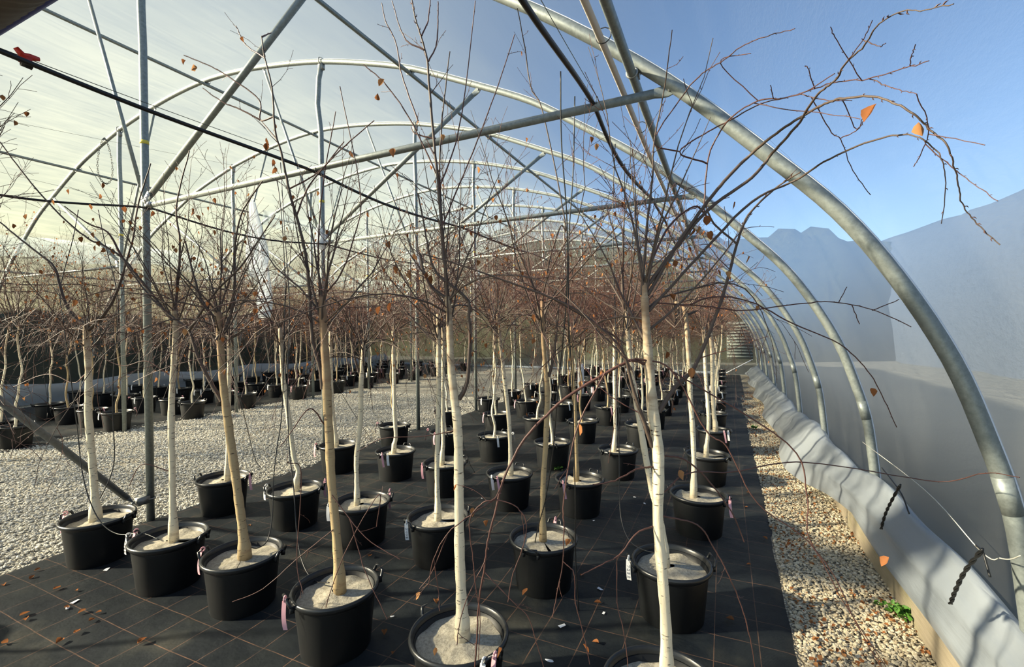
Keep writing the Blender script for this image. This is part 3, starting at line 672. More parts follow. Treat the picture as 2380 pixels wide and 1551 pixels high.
# ------------------------------------------------------------------ pots
POT_H, R_TOP = .31, .213
mb = MB(); mb.lathe([(0, .004), (.155, .004), (.163, .0), (.168, .012), (.186, .20), (.192, .262), (.193, .285), (.185, .285), (.182, .20), (.17, .06)], 36)
for a in range(6):
    t = a*math.pi/3; mb.box((.142*math.cos(t), .142*math.sin(t), .012), (.012, .012, .010), np.array(Matrix.Rotation(t, 3, 'Z')))
ME_POT = mb.mesh('pot_wall', M['pot'])
mb = MB(); mb.lathe([(.192, .268), (.198, .272), (.205, .284), (.212, .290), (.214, .300), (.210, .309), (.203, .311), (.198, .306), (.194, .296), (.190, .28)], 40); ME_RIM = mb.mesh('pot_rim', M['rim'])
mb = MB(); mb.tube([(.200, -.045, .285), (.222, -.046, .300), (.232, -.040, .325), (.234, 0, .330), (.232, .040, .325), (.222, .046, .300), (.200, .045, .285)], [.007, .008, .0085, .0075, .0085, .008, .007], 8); mb.box((.214, -.045, .286), (.010, .006, .016)); mb.box((.214, .045, .286), (.010, .006, .016)); ME_HAN = mb.mesh('pot_handle', M['rim'])
mb = MB(); mb.lathe([(0, .250), (.1, .247), (.19, .244)], 24); ME_SOIL = mb.mesh('soil', M['soil'])
def felt_mesh(seed):
    r = random.Random(seed); a0 = r.uniform(0, 6.3); nr, na = 9, 48; G = []
    for i in range(na+1):
        t = a0+.05+i*(2*math.pi-.10)/na; row = []; fold = math.exp(-((i/na)*16)**1)+.0
        for j in range(nr):
            q = j/(nr-1); rr = .018+(.183-.018)*q
            z = .262+.018*(1-q)**3+.006*math.sin(3*t+seed)*q+.004*math.sin(9*t+seed)*q+.028*fold*q*(1.3-q)+.006*noise2(rr*math.cos(t)*14, rr*math.sin(t)*14+seed)
            rr *= 1+.015*math.sin(5*t+seed)*q
            row.append((rr*math.cos(t), rr*math.sin(t), z))
        G.append(row)
    mb = MB(); mb.grid(G); return mb.mesh('mulch_felt', M['felt'])
ME_FELT = [felt_mesh(i) for i in range(5)]
def tag_mesh(mat, L, w, curve, name):
    G = []
    for i in range(8):
        t = i/7; G.append([(.022*math.sin(t*1.9)*curve+.004, s*w/2+curve*.012*t*t, .318-L*t) for s in (-1, 0, 1)])
    mb = MB(); mb.grid(G); H = np.array(G); 
    mb.grid(H+np.array([.0012, 0, 0])); ring(mb, (-.002, 0, .325), (0, 1, 0), .012, .0045, 10); return mb.mesh(name, mat)
ME_PINK = tag_mesh(M['pink'], .125, .020, 1.0, 'pink_tape'); ME_WTAG = tag_mesh(M['tagw'], .105, .024, .6, 'white_tag')
DIG = {'4': [(.8, 0), (.8, 1), (0, .35), (1, .35)], '2': [(0, .8), (.4, 1), (.9, .7), (0, 0), (1, 0)], '5': [(.9, 1), (.1, 1), (.1, .6), (.8, .5), (.8, .1), (0, 0)], '7': [(0, 1), (1, 1), (.3, 0)], '0': [(.5, 0), (0, .5), (.5, 1), (1, .5), (.5, 0)], '8': [(.5, .5), (.1, .8), (.5, 1), (.9, .8), (.1, .2), (.5, 0), (.9, .2), (.5, .5)]}
def text_mesh(txt, L, curve):
    mb = MB(); k = len(txt)
    for i, ch in enumerate(txt):
        pts = []
        for a, b in DIG[ch]:
            t = .22+(i+.15+.7*a)/k*.7; x = .022*math.sin(t*1.9)*curve+.004+.0026; pts.append((x, (b-.5)*.013+curve*.012*t*t, .318-L*t))
        mb.tube(pts, .0009, 4)
    return mb.mesh('lettering', M['ink'])
ME_TXT = {s: text_mesh(s, .105, .6) for s in ('4025', '7252', '2408')}

FW2 = Vector((FWD[0], FWD[1])).normalized(); RT2 = Vector((FW2[1], -FW2[0]))
def front_angle(side, front=True):
    side = max(-1, min(1, side)); d = RT2*side+FW2*(-1 if front else 1)*math.sqrt(1-side*side); return math.atan2(d[1], d[0])
def make_pot(e, felt, ang, tags=()):
    p = link('pot', ME_POT, e); 
    for nm, me in (('pot_rim', ME_RIM),): link(nm, me, p)
    for k in (0, 1):
        h = link('handle', ME_HAN, p); h.rotation_euler = (0, 0, ang+k*math.pi)
    link('soil', ME_SOIL, e)
    f = link('mulch_felt', ME_FELT[felt % 5], e); f.rotation_euler = (0, 0, felt*1.3); 
    for kind, a in tags:
        if kind == 'p': o = link('pink_tape', ME_PINK, e)
        elif kind == 'w': o = link('white_tag', ME_WTAG, e)
        else:
            o = link('white_tag', ME_WTAG, e); link('lettering', ME_TXT[kind], o)
        o.rotation_euler = (0, 0, front_angle(0)+.5*math.sin(a*3)); o.location = (.236*math.cos(a), .236*math.sin(a), 0)
    return p

# ------------------------------------------------------------------ birches
def nrmz(v): return v/(np.linalg.norm(v)+1e-12)
class Tree:
    def __init__(s, seed): s.B = MB(); s.W = MB(); s.T = MB(); s.L = MB(); s.nl = 0; s.r = random.Random(seed)
    def leaf(s, p, size=None):
        r = s.r; sz = size or r.uniform(.022, .034); v, t = leaf_geo(sz, r.uniform(.3, .9), r.uniform(-.8, .8), r.random())
        R = rotm(r.uniform(0, 6.3), math.pi+r.uniform(-.6, .6)+math.pi/2*1.0, r.uniform(-.9, .9)); s.L.add(v@R.T+p, None, t); s.nl += 1
    def buds(s, mb, P, r):
        for i in range(1, len(P)-1):
            if s.r.random() < .6:
                d = nrmz(P[i+1]-P[i]); o = nrmz(np.array([s.r.gauss(0, 1), s.r.gauss(0, 1), s.r.gauss(0, 1)])); o = nrmz(o-d*float(o@d)); q = P[i]+o*r*.6
                mb.tube([q, q+(d*.5+o)*r*2.6, q+(d*1.6+o*1.2)*r*3.2], [r*.9, r*1.0, r*.2], 3, False)
    def grow(s, p, d, L, r0, lvl, up, leafp=.02, dens=1.0, buds=False, maxl=2):
        r = s.r; n = max(4, int(L/(.09 if lvl == 0 else .06))); st = L/n; P = [np.array(p, float)]; d = nrmz(np.array(d, float)); D = [d]
        for i in range(n):
            j = .13 if lvl == 0 else .17
            d = nrmz(d+np.array([r.gauss(0, j), r.gauss(0, j), r.gauss(0, j)])*.7+np.array([0, 0, up*st*(1.6 if lvl == 0 else 1.9)])); P.append(P[-1]+d*st); D.append(d)
        P = np.array(P); rad = np.array([max(.0011, r0*(1-.86*i/n)) for i in range(n+1)])
        (s.W if lvl == 0 else s.T).tube(P, rad, 5 if lvl == 0 else 3, False)
        if buds: s.buds(s.T, P, max(.0013, r0*.25))
        if lvl < maxl:
            k = int(L/(.085 if lvl == 0 else .075)*dens); az = r.uniform(0, 6.3)
            for i in range(k):
                f = (.14 if lvl == 0 else .22)+(.84-(.14 if lvl == 0 else .22))*(i+r.random()*.7)/max(1, k); q = f*n; a = min(n-1, int(q)); pt = P[a]+(P[a+1]-P[a])*(q-a)
                az += 2.4+r.gauss(0, .5); dd = D[a]; u = nrmz(np.cross(dd, (0.3, .2, 1) if abs(dd[2]) < .9 else (1, 0, 0))); w = np.cross(dd, u)
                ang = r.uniform(.45, .95); nd = dd*math.cos(ang)+(u*math.cos(az)+w*math.sin(az))*math.sin(ang)
                LL = L*(1-f*.55)*(r.uniform(.28, .52) if lvl == 0 else r.uniform(.25, .5))
                if LL < .05: continue
                s.grow(pt, nd, LL, max(.0014, rad[a]*.5), lvl+1, up*.55 if up > 0 else up, leafp, dens, buds and lvl == 0, maxl)
        if r.random() < leafp*(4 if lvl == 2 else 1): s.leaf(P[-1])
        return P, D
    def crown(s, p, H, nm, spread=.5, leafp=.02, dens=1.0, r0=.009, buds=False, droop=3, maxl=2, lo=.0):
        az = s.r.uniform(0, 6.3)
        for i in range(nm):
            az += 2.4; el = s.r.uniform(.55, 1.35) if i else 1.45; L = H*s.r.uniform(.62, 1.0)*(1 if el > .9 else .85)
            d = (math.cos(az)*math.cos(el)*spread*2, math.sin(az)*math.cos(el)*spread*2, math.sin(el))
            s.grow(p-np.array([0, 0, s.r.uniform(0, .22)]), d, L, r0*s.r.uniform(.65, 1.0), 0, .35, leafp, dens, buds, maxl)
        for i in range(droop):
            az += 1.9; L = s.r.uniform(.7, 1.3); s.grow(p-np.array([0, 0, s.r.uniform(0, .15)]), (math.cos(az), math.sin(az), .7), L, .0042, 0, -1.35, leafp, dens*.8, buds, maxl)
    def finish(s, e, bark):
        s.B.build('trunk', bark, e)
        if s.W.v: s.W.build('branches', M['branch'], e)
        if s.T.v: s.T.build('twigs', M['twig'], e)
        if s.L.v: s.L.build('leaves', M['leaf'], e)

GX = [-.16, -1.03, -1.80, -2.53, -3.22, -4.06]
GY = [1.72, 2.68, 3.85, 5.00, 6.33, 7.60, 8.80, 10.0, 11.1, 12.2, 13.3, 14.4, 15.5]
RN = ['row beside the tan gravel strip', 'second row from the tan gravel strip', 'third row from the tan gravel strip', 'fourth row from the tan gravel strip', 'second row from the wide path', 'row beside the wide path']
def nearpot(px, py, zz=POT_H):
    x, y = ground_at(px, py, zz); return x, y

PX_R = prof[len(prof)//2:]; _o = np.argsort(PX_R[:, 1])
def inside_limit(z): return np.interp(z, PX_R[_o, 1], PX_R[_o, 0])
def keep_inside(mb, ox, margin=.055):
    for V in mb.v:
        lim = inside_limit(np.clip(V[:, 2], 0, 5.1))-margin; d = V[:, 0]+ox-CX; V[:, 0] = np.clip(d, -lim, lim)+CX-ox
def fit_depth(px, py, D):
    d = ray(px, py); k = float(d@FWD)
    for _ in range(60):
        p = d*(D/k); z = p[2]+EYE
        if abs(p[0]-CX) <= float(inside_limit(min(5.1, max(0, z))))-.09: break
        D *= .975
    return D
class Near:
    """a birch measured on the photograph: pot centre, stem and main limbs given at the pot's own distance"""
    def __init__(s, cx, cy, seed, bark='bark'):
        s.x, s.y = nearpot(cx, cy); s.D = float((np.array([s.x, s.y, POT_H])-np.array([0, 0, EYE]))@FWD); s.t = Tree(seed); s.bark = bark; s.o = np.array([s.x, s.y, 0]); s.tags = []; s.ang = 0; s.cx = cx; s.hw = R_TOP*F/s.D
    def P(s, px, py, dd=0): return P_depth(px, py, fit_depth(px, py, s.D+dd))-s.o
    def path(s, pts, dd0=0, dd1=0, sub=5):
        A = []; k = len(pts)
        for i, q in enumerate(pts): A.append(s.P(q[0], q[1], dd0+(dd1-dd0)*i/max(1, k-1)))
        return spline(A, sub)
    def trunk(s, pts, dd=0, name='B', wob=.0):
        A = s.path(pts, 0, dd); w = np.interp(np.linspace(0, len(pts)-1, len(A)), range(len(pts)), [q[2] for q in pts])*.5*s.D/F*.93
        if name == 'B': A[0][2] = min(A[0][2], .25)
        for i in range(len(w)): w[i] *= 1+.05*math.sin(i*1.9)+.04*math.sin(i*.8)
        if name == 'B': w[:3] *= [1.35, 1.15, 1.05]
        getattr(s.t, name).tube(A, w, 14 if name == 'B' else 8); s.last = A; return A
    def limb(s, pts, w0, w1, dd0=0, dd1=0, lat=True, kind='W', dens=.8, leafp=.03, up=.1, latL=.35, latlvl=1):
        Q = np.array([s.P(q[0], q[1], dd0+(dd1-dd0)*i/max(1, len(pts)-1)) for i, q in enumerate(pts)])
        V = np.vstack([v for m in (s.t.B, s.t.W, s.t.T) for v in m.v]); dist = np.linalg.norm(V-Q[0], axis=1); j = int(np.argmin(dist)); near = V[j]
        if dist[j] < .06: Q[0] = near
        elif dist[j] < .30: Q = np.vstack([near, Q])
        else:
            c = s.last[-1]; Q = np.vstack([c, c+(Q[0]-c)*.35+np.array([0, 0, .10]), c+(Q[0]-c)*.8+np.array([0, 0, .08]), Q])
        A = spline(Q, 6); n = len(A); R = s.t.r; A[1:] += np.array([[R.gauss(0, .0007) for _ in range(3)] for _ in range(n-1)])
        dep = (A+s.o-np.array([0, 0, EYE]))@FWD; w = (w0+(w1-w0)*np.linspace(0, 1, n)**.8)*.5*dep/F; w = np.maximum(w, .0008)
        getattr(s.t, kind).tube(A, w, 6, False); s.t.buds(s.t.T, A[::2], max(.0008, float(w.mean())*.42))
        if lat:
            tot = np.linalg.norm(np.diff(A, axis=0), axis=1).sum(); k = int(tot/.10*dens); az = R.uniform(0, 6)
            for i in range(k):
                a = min(n-2, max(1, int((.15+.8*(i+R.random())/max(1, k))*n))); d = nrmz(A[a+1]-A[a-1]); u = nrmz(np.cross(d, (.2, .3, 1))); v = np.cross(d, u); az += 2.4; g = R.uniform(.5, .95)
                s.t.grow(A[a], d*math.cos(g)+(u*math.cos(az)+v*math.sin(az))*math.sin(g), latL*R.uniform(.4, 1.0)*(1-.4*a/n), max(.0014, w[a]*.45), latlvl, up, leafp, dens, True)
        return A
    def leafat(s, px, py, sz=.04, dd=0): s.t.leaf(s.P(px, py, dd), sz)
    def done(s, label, felt):
        e = empty('potted_birch', (s.x, s.y, 0)); make_pot(e, felt, s.ang, s.tags)
        for q in (s.t.B, s.t.W, s.t.T, s.t.L): keep_inside(q, s.x)
        s.t.finish(e, M[s.bark]); tag(e, label, 'potted tree', 'birches in black pots'); return e
    def tg(s, kind, px, front=True):
        a = front_angle((px-s.cx)/s.hw, front); s.tags.append((kind, a)); s.ang = a

NEARPOS = []
def done(n, label, felt): NEARPOS.append((n.x, n.y)); n.done(label, felt)

# T6 very front right: thick cream stem, big arching crown
n = Near(1537, 1590, 61)
n.trunk([(1550, 1560, 29), (1547, 1440, 27), (1537, 1310, 26), (1529, 1200, 26), (1530, 1060, 29), (1518, 960, 28), (1511, 880, 24), (1504, 790, 21), (1499, 710, 19), (1497, 655, 13)], 0)
top = n.last[-1]
n.limb([(1640, 500), (1637, 477), (1644, 380), (1664, 323), (1704, 269), (1762, 235), (1815, 229), (1859, 218), (1936, 193), (2017, 183), (2094, 161), (2160, 143)], 5, 2.2, .1, .05, False, 'T')
for L in ([(2017, 183), (2057, 198), (2084, 207), (2131, 218)], [(2098, 158), (2118, 131), (2130, 103)], [(1859, 218), (1916, 232), (1980, 235)], [(1967, 145), (1945, 94), (1931, 64)], [(1977, 134), (2004, 94), (2030, 47)], [(2010, 104), (2044, 108), (2057, 101)], [(1899, 222), (1879, 161), (1871, 153)], [(2158, 299), (2138, 363), (2123, 388)], [(2202, 341), (2289, 336)], [(2222, 397), (2266, 430), (2320, 467)], [(1899, 255), (1933, 309), (1953, 323), (1983, 397), (2024, 454)], [(1674, 146), (1745, 124)], [(1960, 229), (1990, 300), (2005, 275)], [(1953, 323), (1995, 300), (2010, 272)], [(1795, 229), (1791, 199)], [(1768, 242), (1830, 255), (1900, 262), (2000, 276)]):
    n.limb(L, 2.6, 1.8, .06, .06, False, 'T')
n.limb([(1580, 353), (1647, 306), (1704, 276), (1768, 242), (1856, 220), (1940, 172)], 4, 2.2, .06, .06, False, 'T')
n.limb([(1500, 668), (1560, 590), (1647, 487), (1748, 413), (1795, 356), (1849, 296), (1899, 222), (1940, 188), (1967, 145), (2010, 104), (2037, 62), (2088, 29), (2151, 22), (2215, 10)], 9, 2.2, 0, .06, False, 'W')
n.limb([(1500, 690), (1580, 560), (1644, 470), (1691, 413), (1748, 356), (1815, 302), (1872, 266), (1916, 242), (1960, 229), (2030, 225), (2084, 242), (2125, 266), (2158, 299), (2202, 340), (2219, 393), (2229, 437), (2239, 481), (2272, 520), (2325, 570)], 9, 2.2, 0, .06, False, 'W')
n.limb([(1500, 720), (1620, 600), (1747, 470), (1849, 420), (1916, 376), (2010, 333), (2084, 314), (2135, 319), (2172, 346), (2192, 383), (2198, 437), (2188, 520)], 7, 1.8, 0, .0, False, 'W')
n.limb([(1520, 330), (1580, 232), (1624, 178), (1674, 145), (1731, 104), (1782, 84), (1849, 66)], 3.5, 2, .05, .05, False, 'T')
n.limb([(1497, 690), (1505, 520), (1518, 400), (1520, 330), (1545, 200), (1562, 70)], 7, 2.2, 0, .05, True, 'W', .5)
n.limb([(1527, 955), (1570, 900), (1610, 860), (1650, 770), (1688, 660), (1712, 570), (1740, 500), (1800, 440), (1860, 400)], 12, 3, 0, .1, True, 'W', .5, latL=.4)
n.limb([(1712, 570), (1660, 520), (1640, 480)], 5, 4, .05, .1, False, 'W')
n.limb([(1527, 1040), (1500, 990), (1470, 900), (1452, 830), (1425, 790), (1330, 715), (1180, 655), (1050, 610), (980, 590)], 11, 2.5, 0, -.1, True, 'W', .5)
n.limb([(1503, 845), (1470, 838), (1440, 850), (1330, 915), (1270, 965), (1212, 1031), (1170, 1118), (1153, 1182), (1136, 1249), (1126, 1317), (1113, 1401), (1109, 1468), (1104, 1551)], 8, 4, 0, -.1, False, 'T')
for L, w in (([(1170, 1118), (1150, 1160), (1123, 1169), (1092, 1209), (1099, 1300), (1106, 1367), (1116, 1434), (1112, 1535)], 4), ([(1156, 1162), (1102, 1192), (1042, 1239), (1008, 1300), (995, 1367)], 3.5), ([(1156, 1162), (1197, 1176), (1223, 1213), (1217, 1266), (1193, 1333), (1180, 1401)], 3.2), ([(1136, 1343), (1180, 1387), (1227, 1434), (1247, 1495), (1264, 1551)], 2.6), ([(1126, 1317), (1095, 1370), (1070, 1440), (1062, 1500)], 2.5), ([(1008, 1300), (1018, 1370), (1022, 1420)], 2.4), ([(1042, 1239), (1004, 1330), (975, 1370)], 2.2)):
    n.limb(L, w, 2, -.1, -.12, True, 'T', .35, .05, -.4, .14, 2)
n.limb([(1400, 870), (1340, 1000), (1311, 1165), (1311, 1233), (1307, 1317), (1297, 1367), (1284, 1434)], 4, 2, -.05, -.1, True, 'T', .4, .05, -.4, .15, 2)
n.limb([(1309, 1310), (1334, 1333), (1338, 1401), (1355, 1468), (1371, 1545)], 2.5, 2, -.1, -.1, False, 'T')
n.limb([(1528, 1085), (1479, 1091), (1429, 1118), (1378, 1128)], 5, 2.6, 0, -.1, True, 'T', .5, latL=.2)
n.limb([(1525, 1222), (1480, 1240), (1440, 1290), (1400, 1312), (1350, 1338)], 4.5, 2.2, 0, -.1, False, 'T'); n.limb([(1430, 1300), (1435, 1400), (1450, 1470), (1460, 1551)], 2.4, 1.8, -.05, -.1, False, 'T')
n.limb([(1540, 1054), (1590, 1068), (1640, 1110), (1700, 1190), (1730, 1260)], 5, 2.4, 0, .05, True, 'T', .4, latL=.2)
n.limb([(1540, 1140), (1600, 1100), (1700, 1098), (1830, 1075), (1960, 1085), (2180, 1120), (2290, 1100), (2370, 1110)], 3.6, 2, 0, .1, False, 'T')
n.limb([(1480, 820), (1560, 860), (1640, 1000), (1690, 1040), (1760, 1170), (1880, 1260), (1960, 1400), (2060, 1551)], 4.4, 2, 0, -.1, False, 'T')
n.limb([(1540, 870), (1830, 1031), (1875, 1150), (1880, 1250), (1940, 1340), (2000, 1470), (2050, 1551)], 3.6, 2, 0, -.1, False, 'T')
n.limb([(1560, 720), (1640, 712), (1728, 722), (1872, 705), (1936, 702), (2027, 720), (2118, 759)], 4, 2, 0, .1, False, 'T')
n.limb([(1936, 702), (1968, 668)], 2.2, 1.8, .1, .1, False, 'T'); n.limb([(2027, 720), (2090, 697)], 2.2, 1.8, .1, .1, False, 'T'); n.limb([(1980, 712), (1997, 753)], 2.2, 1.8, .1, .1, False, 'T')
n.limb([(1600, 690), (1660, 690), (1745, 702), (1842, 752), (1950, 799), (2017, 863), (2050, 920), (2084, 994)], 4, 1.8, 0, .1, False, 'T')
n.limb([(1570, 1190), (1620, 1220), (1660, 1275), (1690, 1330), (1720, 1400), (1740, 1470), (1755, 1551)], 4, 2, 0, 0, True, 'T', .3, latL=.08, latlvl=2)
n.t.crown(top, 1.0, 6, .55, .012, .55, .006, True, 2)
for q in ((2036, 243, .045), (2136, 283, .032), (1707, 469, .032), (1642, 500, .04), (1653, 536, .036), (1625, 525, .034), (1613, 530, .03), (2027, 903, .036), (1577, 1093, .04), (1668, 627, .03), (1556, 683, .03), (1551, 817, .03), (1567, 605, .03), (1548, 608, .03), (1692, 631, .028), (1740, 595, .03), (1608, 855, .04), (1346, 985, .045), (1356, 1497, .036), (1225, 1368, .034), (1134, 1210, .03), (2065, 1295, .045), (1013, 1393, .03), (977, 1377, .03), (1160, 1505, .042), (1012, 1505, .026)): n.leafat(*q)
n.ang = .4
done(n, 'thick cream-white birch stem at the bottom right, its pot cut off by the photo', 0)

# T5 front centre: pale stem with a fork, tall leader
n = Near(1067, 1466, 51)
n.trunk([(1075, 1455, 31), (1072, 1380, 27), (1068, 1280, 25), (1067, 1160, 24), (1066, 1080, 24), (1064, 1000, 22), (1057, 930, 22), (1048, 850, 18), (1046, 790, 17), (1044, 740, 16), (1040, 690, 15)], 0)
n.limb([(1064, 935), (1085, 890), (1092, 800), (1090, 740), (1088, 700), (1050, 665), (1015, 635), (1000, 600), (990, 550), (972, 450)], 12, 4, 0, -.05, True, 'W', .5)
n.limb([(1042, 700), (1005, 670), (985, 630), (978, 590)], 9, 4, 0, 0, True, 'W', .6)
n.limb([(1040, 690), (1036, 640), (1028, 560), (1020, 440), (1008, 323), (998, 202), (992, 134), (978, 84), (965, 40), (956, -8)], 11, 3, 0, 0, True, 'W', .45, latL=.3)
n.limb([(1034, 640), (1026, 500), (1022, 380), (1030, 250), (1046, 120)], 7, 2.5, 0, .05, True, 'W', .5)
for L in ([(980, 81), (995, 47), (1000, -5)], [(995, 139), (1015, 101), (1018, 40), (1018, 3)], [(982, 118), (948, 97), (928, 60), (911, 2)], [(970, 286), (934, 175), (921, 101), (897, 50), (887, 7)], [(1020, 440), (1060, 330), (1085, 180), (1105, 2)], [(1030, 520), (1100, 350), (1150, 220), (1197, 80)], [(1012, 400), (960, 290), (900, 200), (845, 150)], [(1008, 323), (965, 310), (955, 295)]):
    n.limb(L, 4, 2.2, 0, .03, True, 'T', .35, latL=.15, latlvl=2)
n.t.crown(n.last[-1], 1.1, 7, .5, .012, .75, .006, True, 3)
n.limb([(1062, 1000), (1040, 1005), (980, 1015), (890, 1020), (830, 1050)], 3, 1.8, 0, .05, True, 'T', .3, latL=.15, latlvl=2)
for q in ((893, 184), (878, 217), (884, 712), (910, 705), (1003, 640), (922, 616), (955, 630), (905, 560), (1100, 1180), (914, 345)): n.leafat(*q)
n.tg('p', 1145, True); n.tags.append(('w', n.ang-.22))
done(n, 'forked pale birch front centre, in the large black pot with grey felt and pink tape', 1)

# T4 front, tan stem
n = Near(780, 1360, 41, 'barktan')
n.trunk([(790, 1352, 24), (783, 1260, 22), (776, 1180, 21), (769, 1100, 21), (766, 1020, 21), (761, 940, 21), (759, 880, 22), (754, 800, 19), (751, 740, 19), (748, 690, 15)])
n.limb([(760, 910), (745, 860), (728, 800), (722, 740), (718, 660), (708, 580), (688, 500), (672, 440), (655, 360), (639, 303), (632, 202), (615, 134), (608, 84)], 11, 2.6, 0, -.05, True, 'W', .45)
for L in ([(605, 279), (602, 232), (538, 183), (491, 155), (427, 128)], [(605, 279), (560, 255), (521, 239), (471, 205)], [(612, 151), (571, 104), (548, 60)], [(688, 500), (720, 430), (790, 350), (870, 280)], [(672, 445), (740, 400), (800, 330)], [(640, 330), (605, 279)], [(748, 700), (790, 640), (820, 560), (838, 450), (790, 200)], [(748, 700), (740, 560), (752, 420), (780, 260)], [(608, 94), (630, 76)]):
    n.limb(L, 4.2, 2.2, 0, .04, True, 'T', .4, latL=.16, latlvl=2)
n.limb([(760, 985), (720, 950), (680, 1000), (650, 1040)], 4, 2, 0, -.1, True, 'T', .4, latL=.2)
n.t.crown(n.last[-1], 1.15, 7, .5, .015, .8, .007, True, 3)
for L in ([(770, 1150), (850, 1250), (930, 1300)], [(700, 1100), (690, 1300), (705, 1380)], [(770, 1230), (690, 1300), (610, 1370), (540, 1400)], [(830, 1200), (850, 1330), (900, 1440)], [(880, 1150), (800, 1290), (750, 1440), (735, 1551)]): n.limb(L, 2.4, 1.8, -.05, -.15, True, 'T', .3, latL=.12, latlvl=2)
for q in ((640, 288), (620, 320), (619, 332), (635, 370), (641, 388), (450, 150), (815, 350)): n.leafat(*q)
n.tg('p', 703, True)
done(n, 'tan-stemmed birch in the front black pot with pink tape and dark felt', 2)

# T3
n = Near(564, 1283, 31, 'barktan')
n.trunk([(569, 1280, 25), (563, 1225, 21), (556, 1170, 20), (548, 1110, 20), (538, 1040, 20), (530, 980, 19), (522, 920, 18), (516, 860, 17), (512, 790, 17), (508, 725, 14)])
n.limb([(520, 935), (490, 890), (460, 830), (440, 770), (410, 745), (380, 720), (340, 680), (290, 610)], 10, 3, 0, .05, True, 'W', .5)
n.limb([(512, 790), (535, 740), (545, 660), (545, 590), (560, 500), (610, 420)], 8, 3, 0, 0, True, 'W', .6)
n.limb([(508, 750), (480, 715), (465, 690), (450, 640), (430, 560)], 10, 3, 0, 0, True, 'W', .6)
n.limb([(440, 770), (500, 680), (560, 620), (600, 560), (640, 500)], 6, 2.5, 0, -.05, True, 'W', .5)
n.t.crown(n.last[-1], 1.05, 6, .5, .03, .8, .006, True, 4)
n.t.crown(n.path([(505, 740), (508, 725)])[-1], 1.2, 5, .5, .02, .7, .006, True, 2)
n.tg('p', 458, True)
done(n, 'crooked tan birch with grey frosted felt, third front pot from the left', 3)

# T2
n = Near(393, 1244, 21)
n.trunk([(403, 1232, 18), (401, 1160, 15), (400, 1080, 14), (398, 1000, 15), (399, 930, 14), (403, 860, 13), (407, 800, 13), (408, 745, 12), (404, 700, 9)])
n.limb([(408, 750), (380, 720), (350, 680), (310, 630), (285, 600), (240, 570), (205, 555), (140, 500), (60, 410), (0, 330)], 8, 2.4, 0, 0, True, 'W', .5)
n.limb([(285, 600), (250, 540), (205, 520), (150, 480)], 5, 2.4, 0, 0, True, 'T', .5)
n.limb([(406, 740), (415, 640), (418, 560), (410, 480), (440, 350)], 7, 2.5, 0, 0, True, 'W', .6)
n.t.crown(n.last[-1], 1.1, 6, .55, .05, .8, .006, True, 3)
n.limb([(401, 870), (340, 840), (280, 850), (200, 810)], 3, 1.8, 0, 0, True, 'T', .4, latL=.2); n.limb([(400, 1100), (330, 1080), (300, 1130)], 2.6, 1.8, 0, -.05, True, 'T', .3, latL=.1)
for q in ((232, 560), (218, 540), (222, 570), (240, 575), (262, 578), (190, 550), (290, 480), (355, 490), (430, 140), (447, 490), (455, 500)): n.leafat(*q)
n.tg('p', 300, True); n.tags = [('p', n.ang-.12), ('4025', n.ang+.14)]
done(n, 'white birch in the front pot with lettered white tag, beside the nearest post', 4)

# T1
n = Near(229, 1198, 11)
n.trunk([(222, 1190, 22), (220, 1150, 17), (216, 1090, 16), (211, 1030, 16), (205, 960, 16), (206, 900, 15), (205, 850, 14), (201, 790, 14), (200, 755, 12)])
n.limb([(200, 760), (170, 735), (150, 700), (138, 660), (125, 620), (90, 590), (40, 550), (-20, 500)], 9, 3, 0, .1, True, 'W', .6)
n.limb([(202, 770), (235, 740), (262, 700), (282, 650), (293, 610), (310, 550), (320, 480), (350, 380)], 8, 2.6, 0, 0, True, 'W', .6)
n.t.crown(n.last[-1], 1.0, 7, .6, .06, .8, .006, True, 4)
n.limb([(205, 870), (170, 890), (110, 870), (30, 900)], 3, 1.8, 0, .1, True, 'T', .4, latL=.2)
for q in ((30, 520), (62, 498), (125, 465), (210, 475), (232, 450), (237, 425), (160, 440)): n.leafat(*q)
n.tg('p', 137, True)
done(n, 'leftmost front birch, its black pot standing half on the gravel path', 0)

# middle front ones
def mid(cx, cy, seed, trunk, label, bark='bark', limbs=(), tags=(), H=1.1, nm=7, felt=0, dens=.8, droop=4, leafp=.03):
    n = Near(cx, cy, seed, bark); n.trunk(trunk)
    top = n.last[-1].copy()
    for L, w in limbs: n.limb(L, w, 2.4, 0, 0, True, 'W', .5)
    n.t.crown(top, H*1.25, nm+1, .5, leafp, dens, .0075, True, droop)
    for k, px, fr in tags: n.tg(k, px, fr)
    if not tags: n.ang = seed*1.1
    done(n, label, felt)
mid(1560, 1303, 71, [(1548, 1290, 16), (1535, 1210, 15), (1518, 1150, 15), (1502, 1070, 16), (1490, 1000, 15), (1478, 930, 14), (1468, 860, 13), (1460, 790, 12), (1455, 720, 10)], 'birch in the second pot from the front beside the tan gravel, white lettered tag', tags=(('7252', 1464, True),), felt=1, limbs=(([(1468, 860), (1440, 820), (1380, 760), (1330, 700)], 6), ([(1455, 730), (1440, 600), (1410, 480)], 6)))
mid(1623, 1146, 81, [(1612, 1135, 14), (1613, 1080, 12), (1610, 1000, 12), (1605, 930, 12), (1602, 860, 12), (1598, 790, 11), (1594, 740, 11), (1588, 712, 10), (1568, 703, 8)], 'white birch with a hooked top, third pot along the tan gravel, pink tape', limbs=(([(1596, 735), (1625, 718), (1640, 690), (1650, 600)], 6),), tags=(('p', 1668, True),), felt=2)
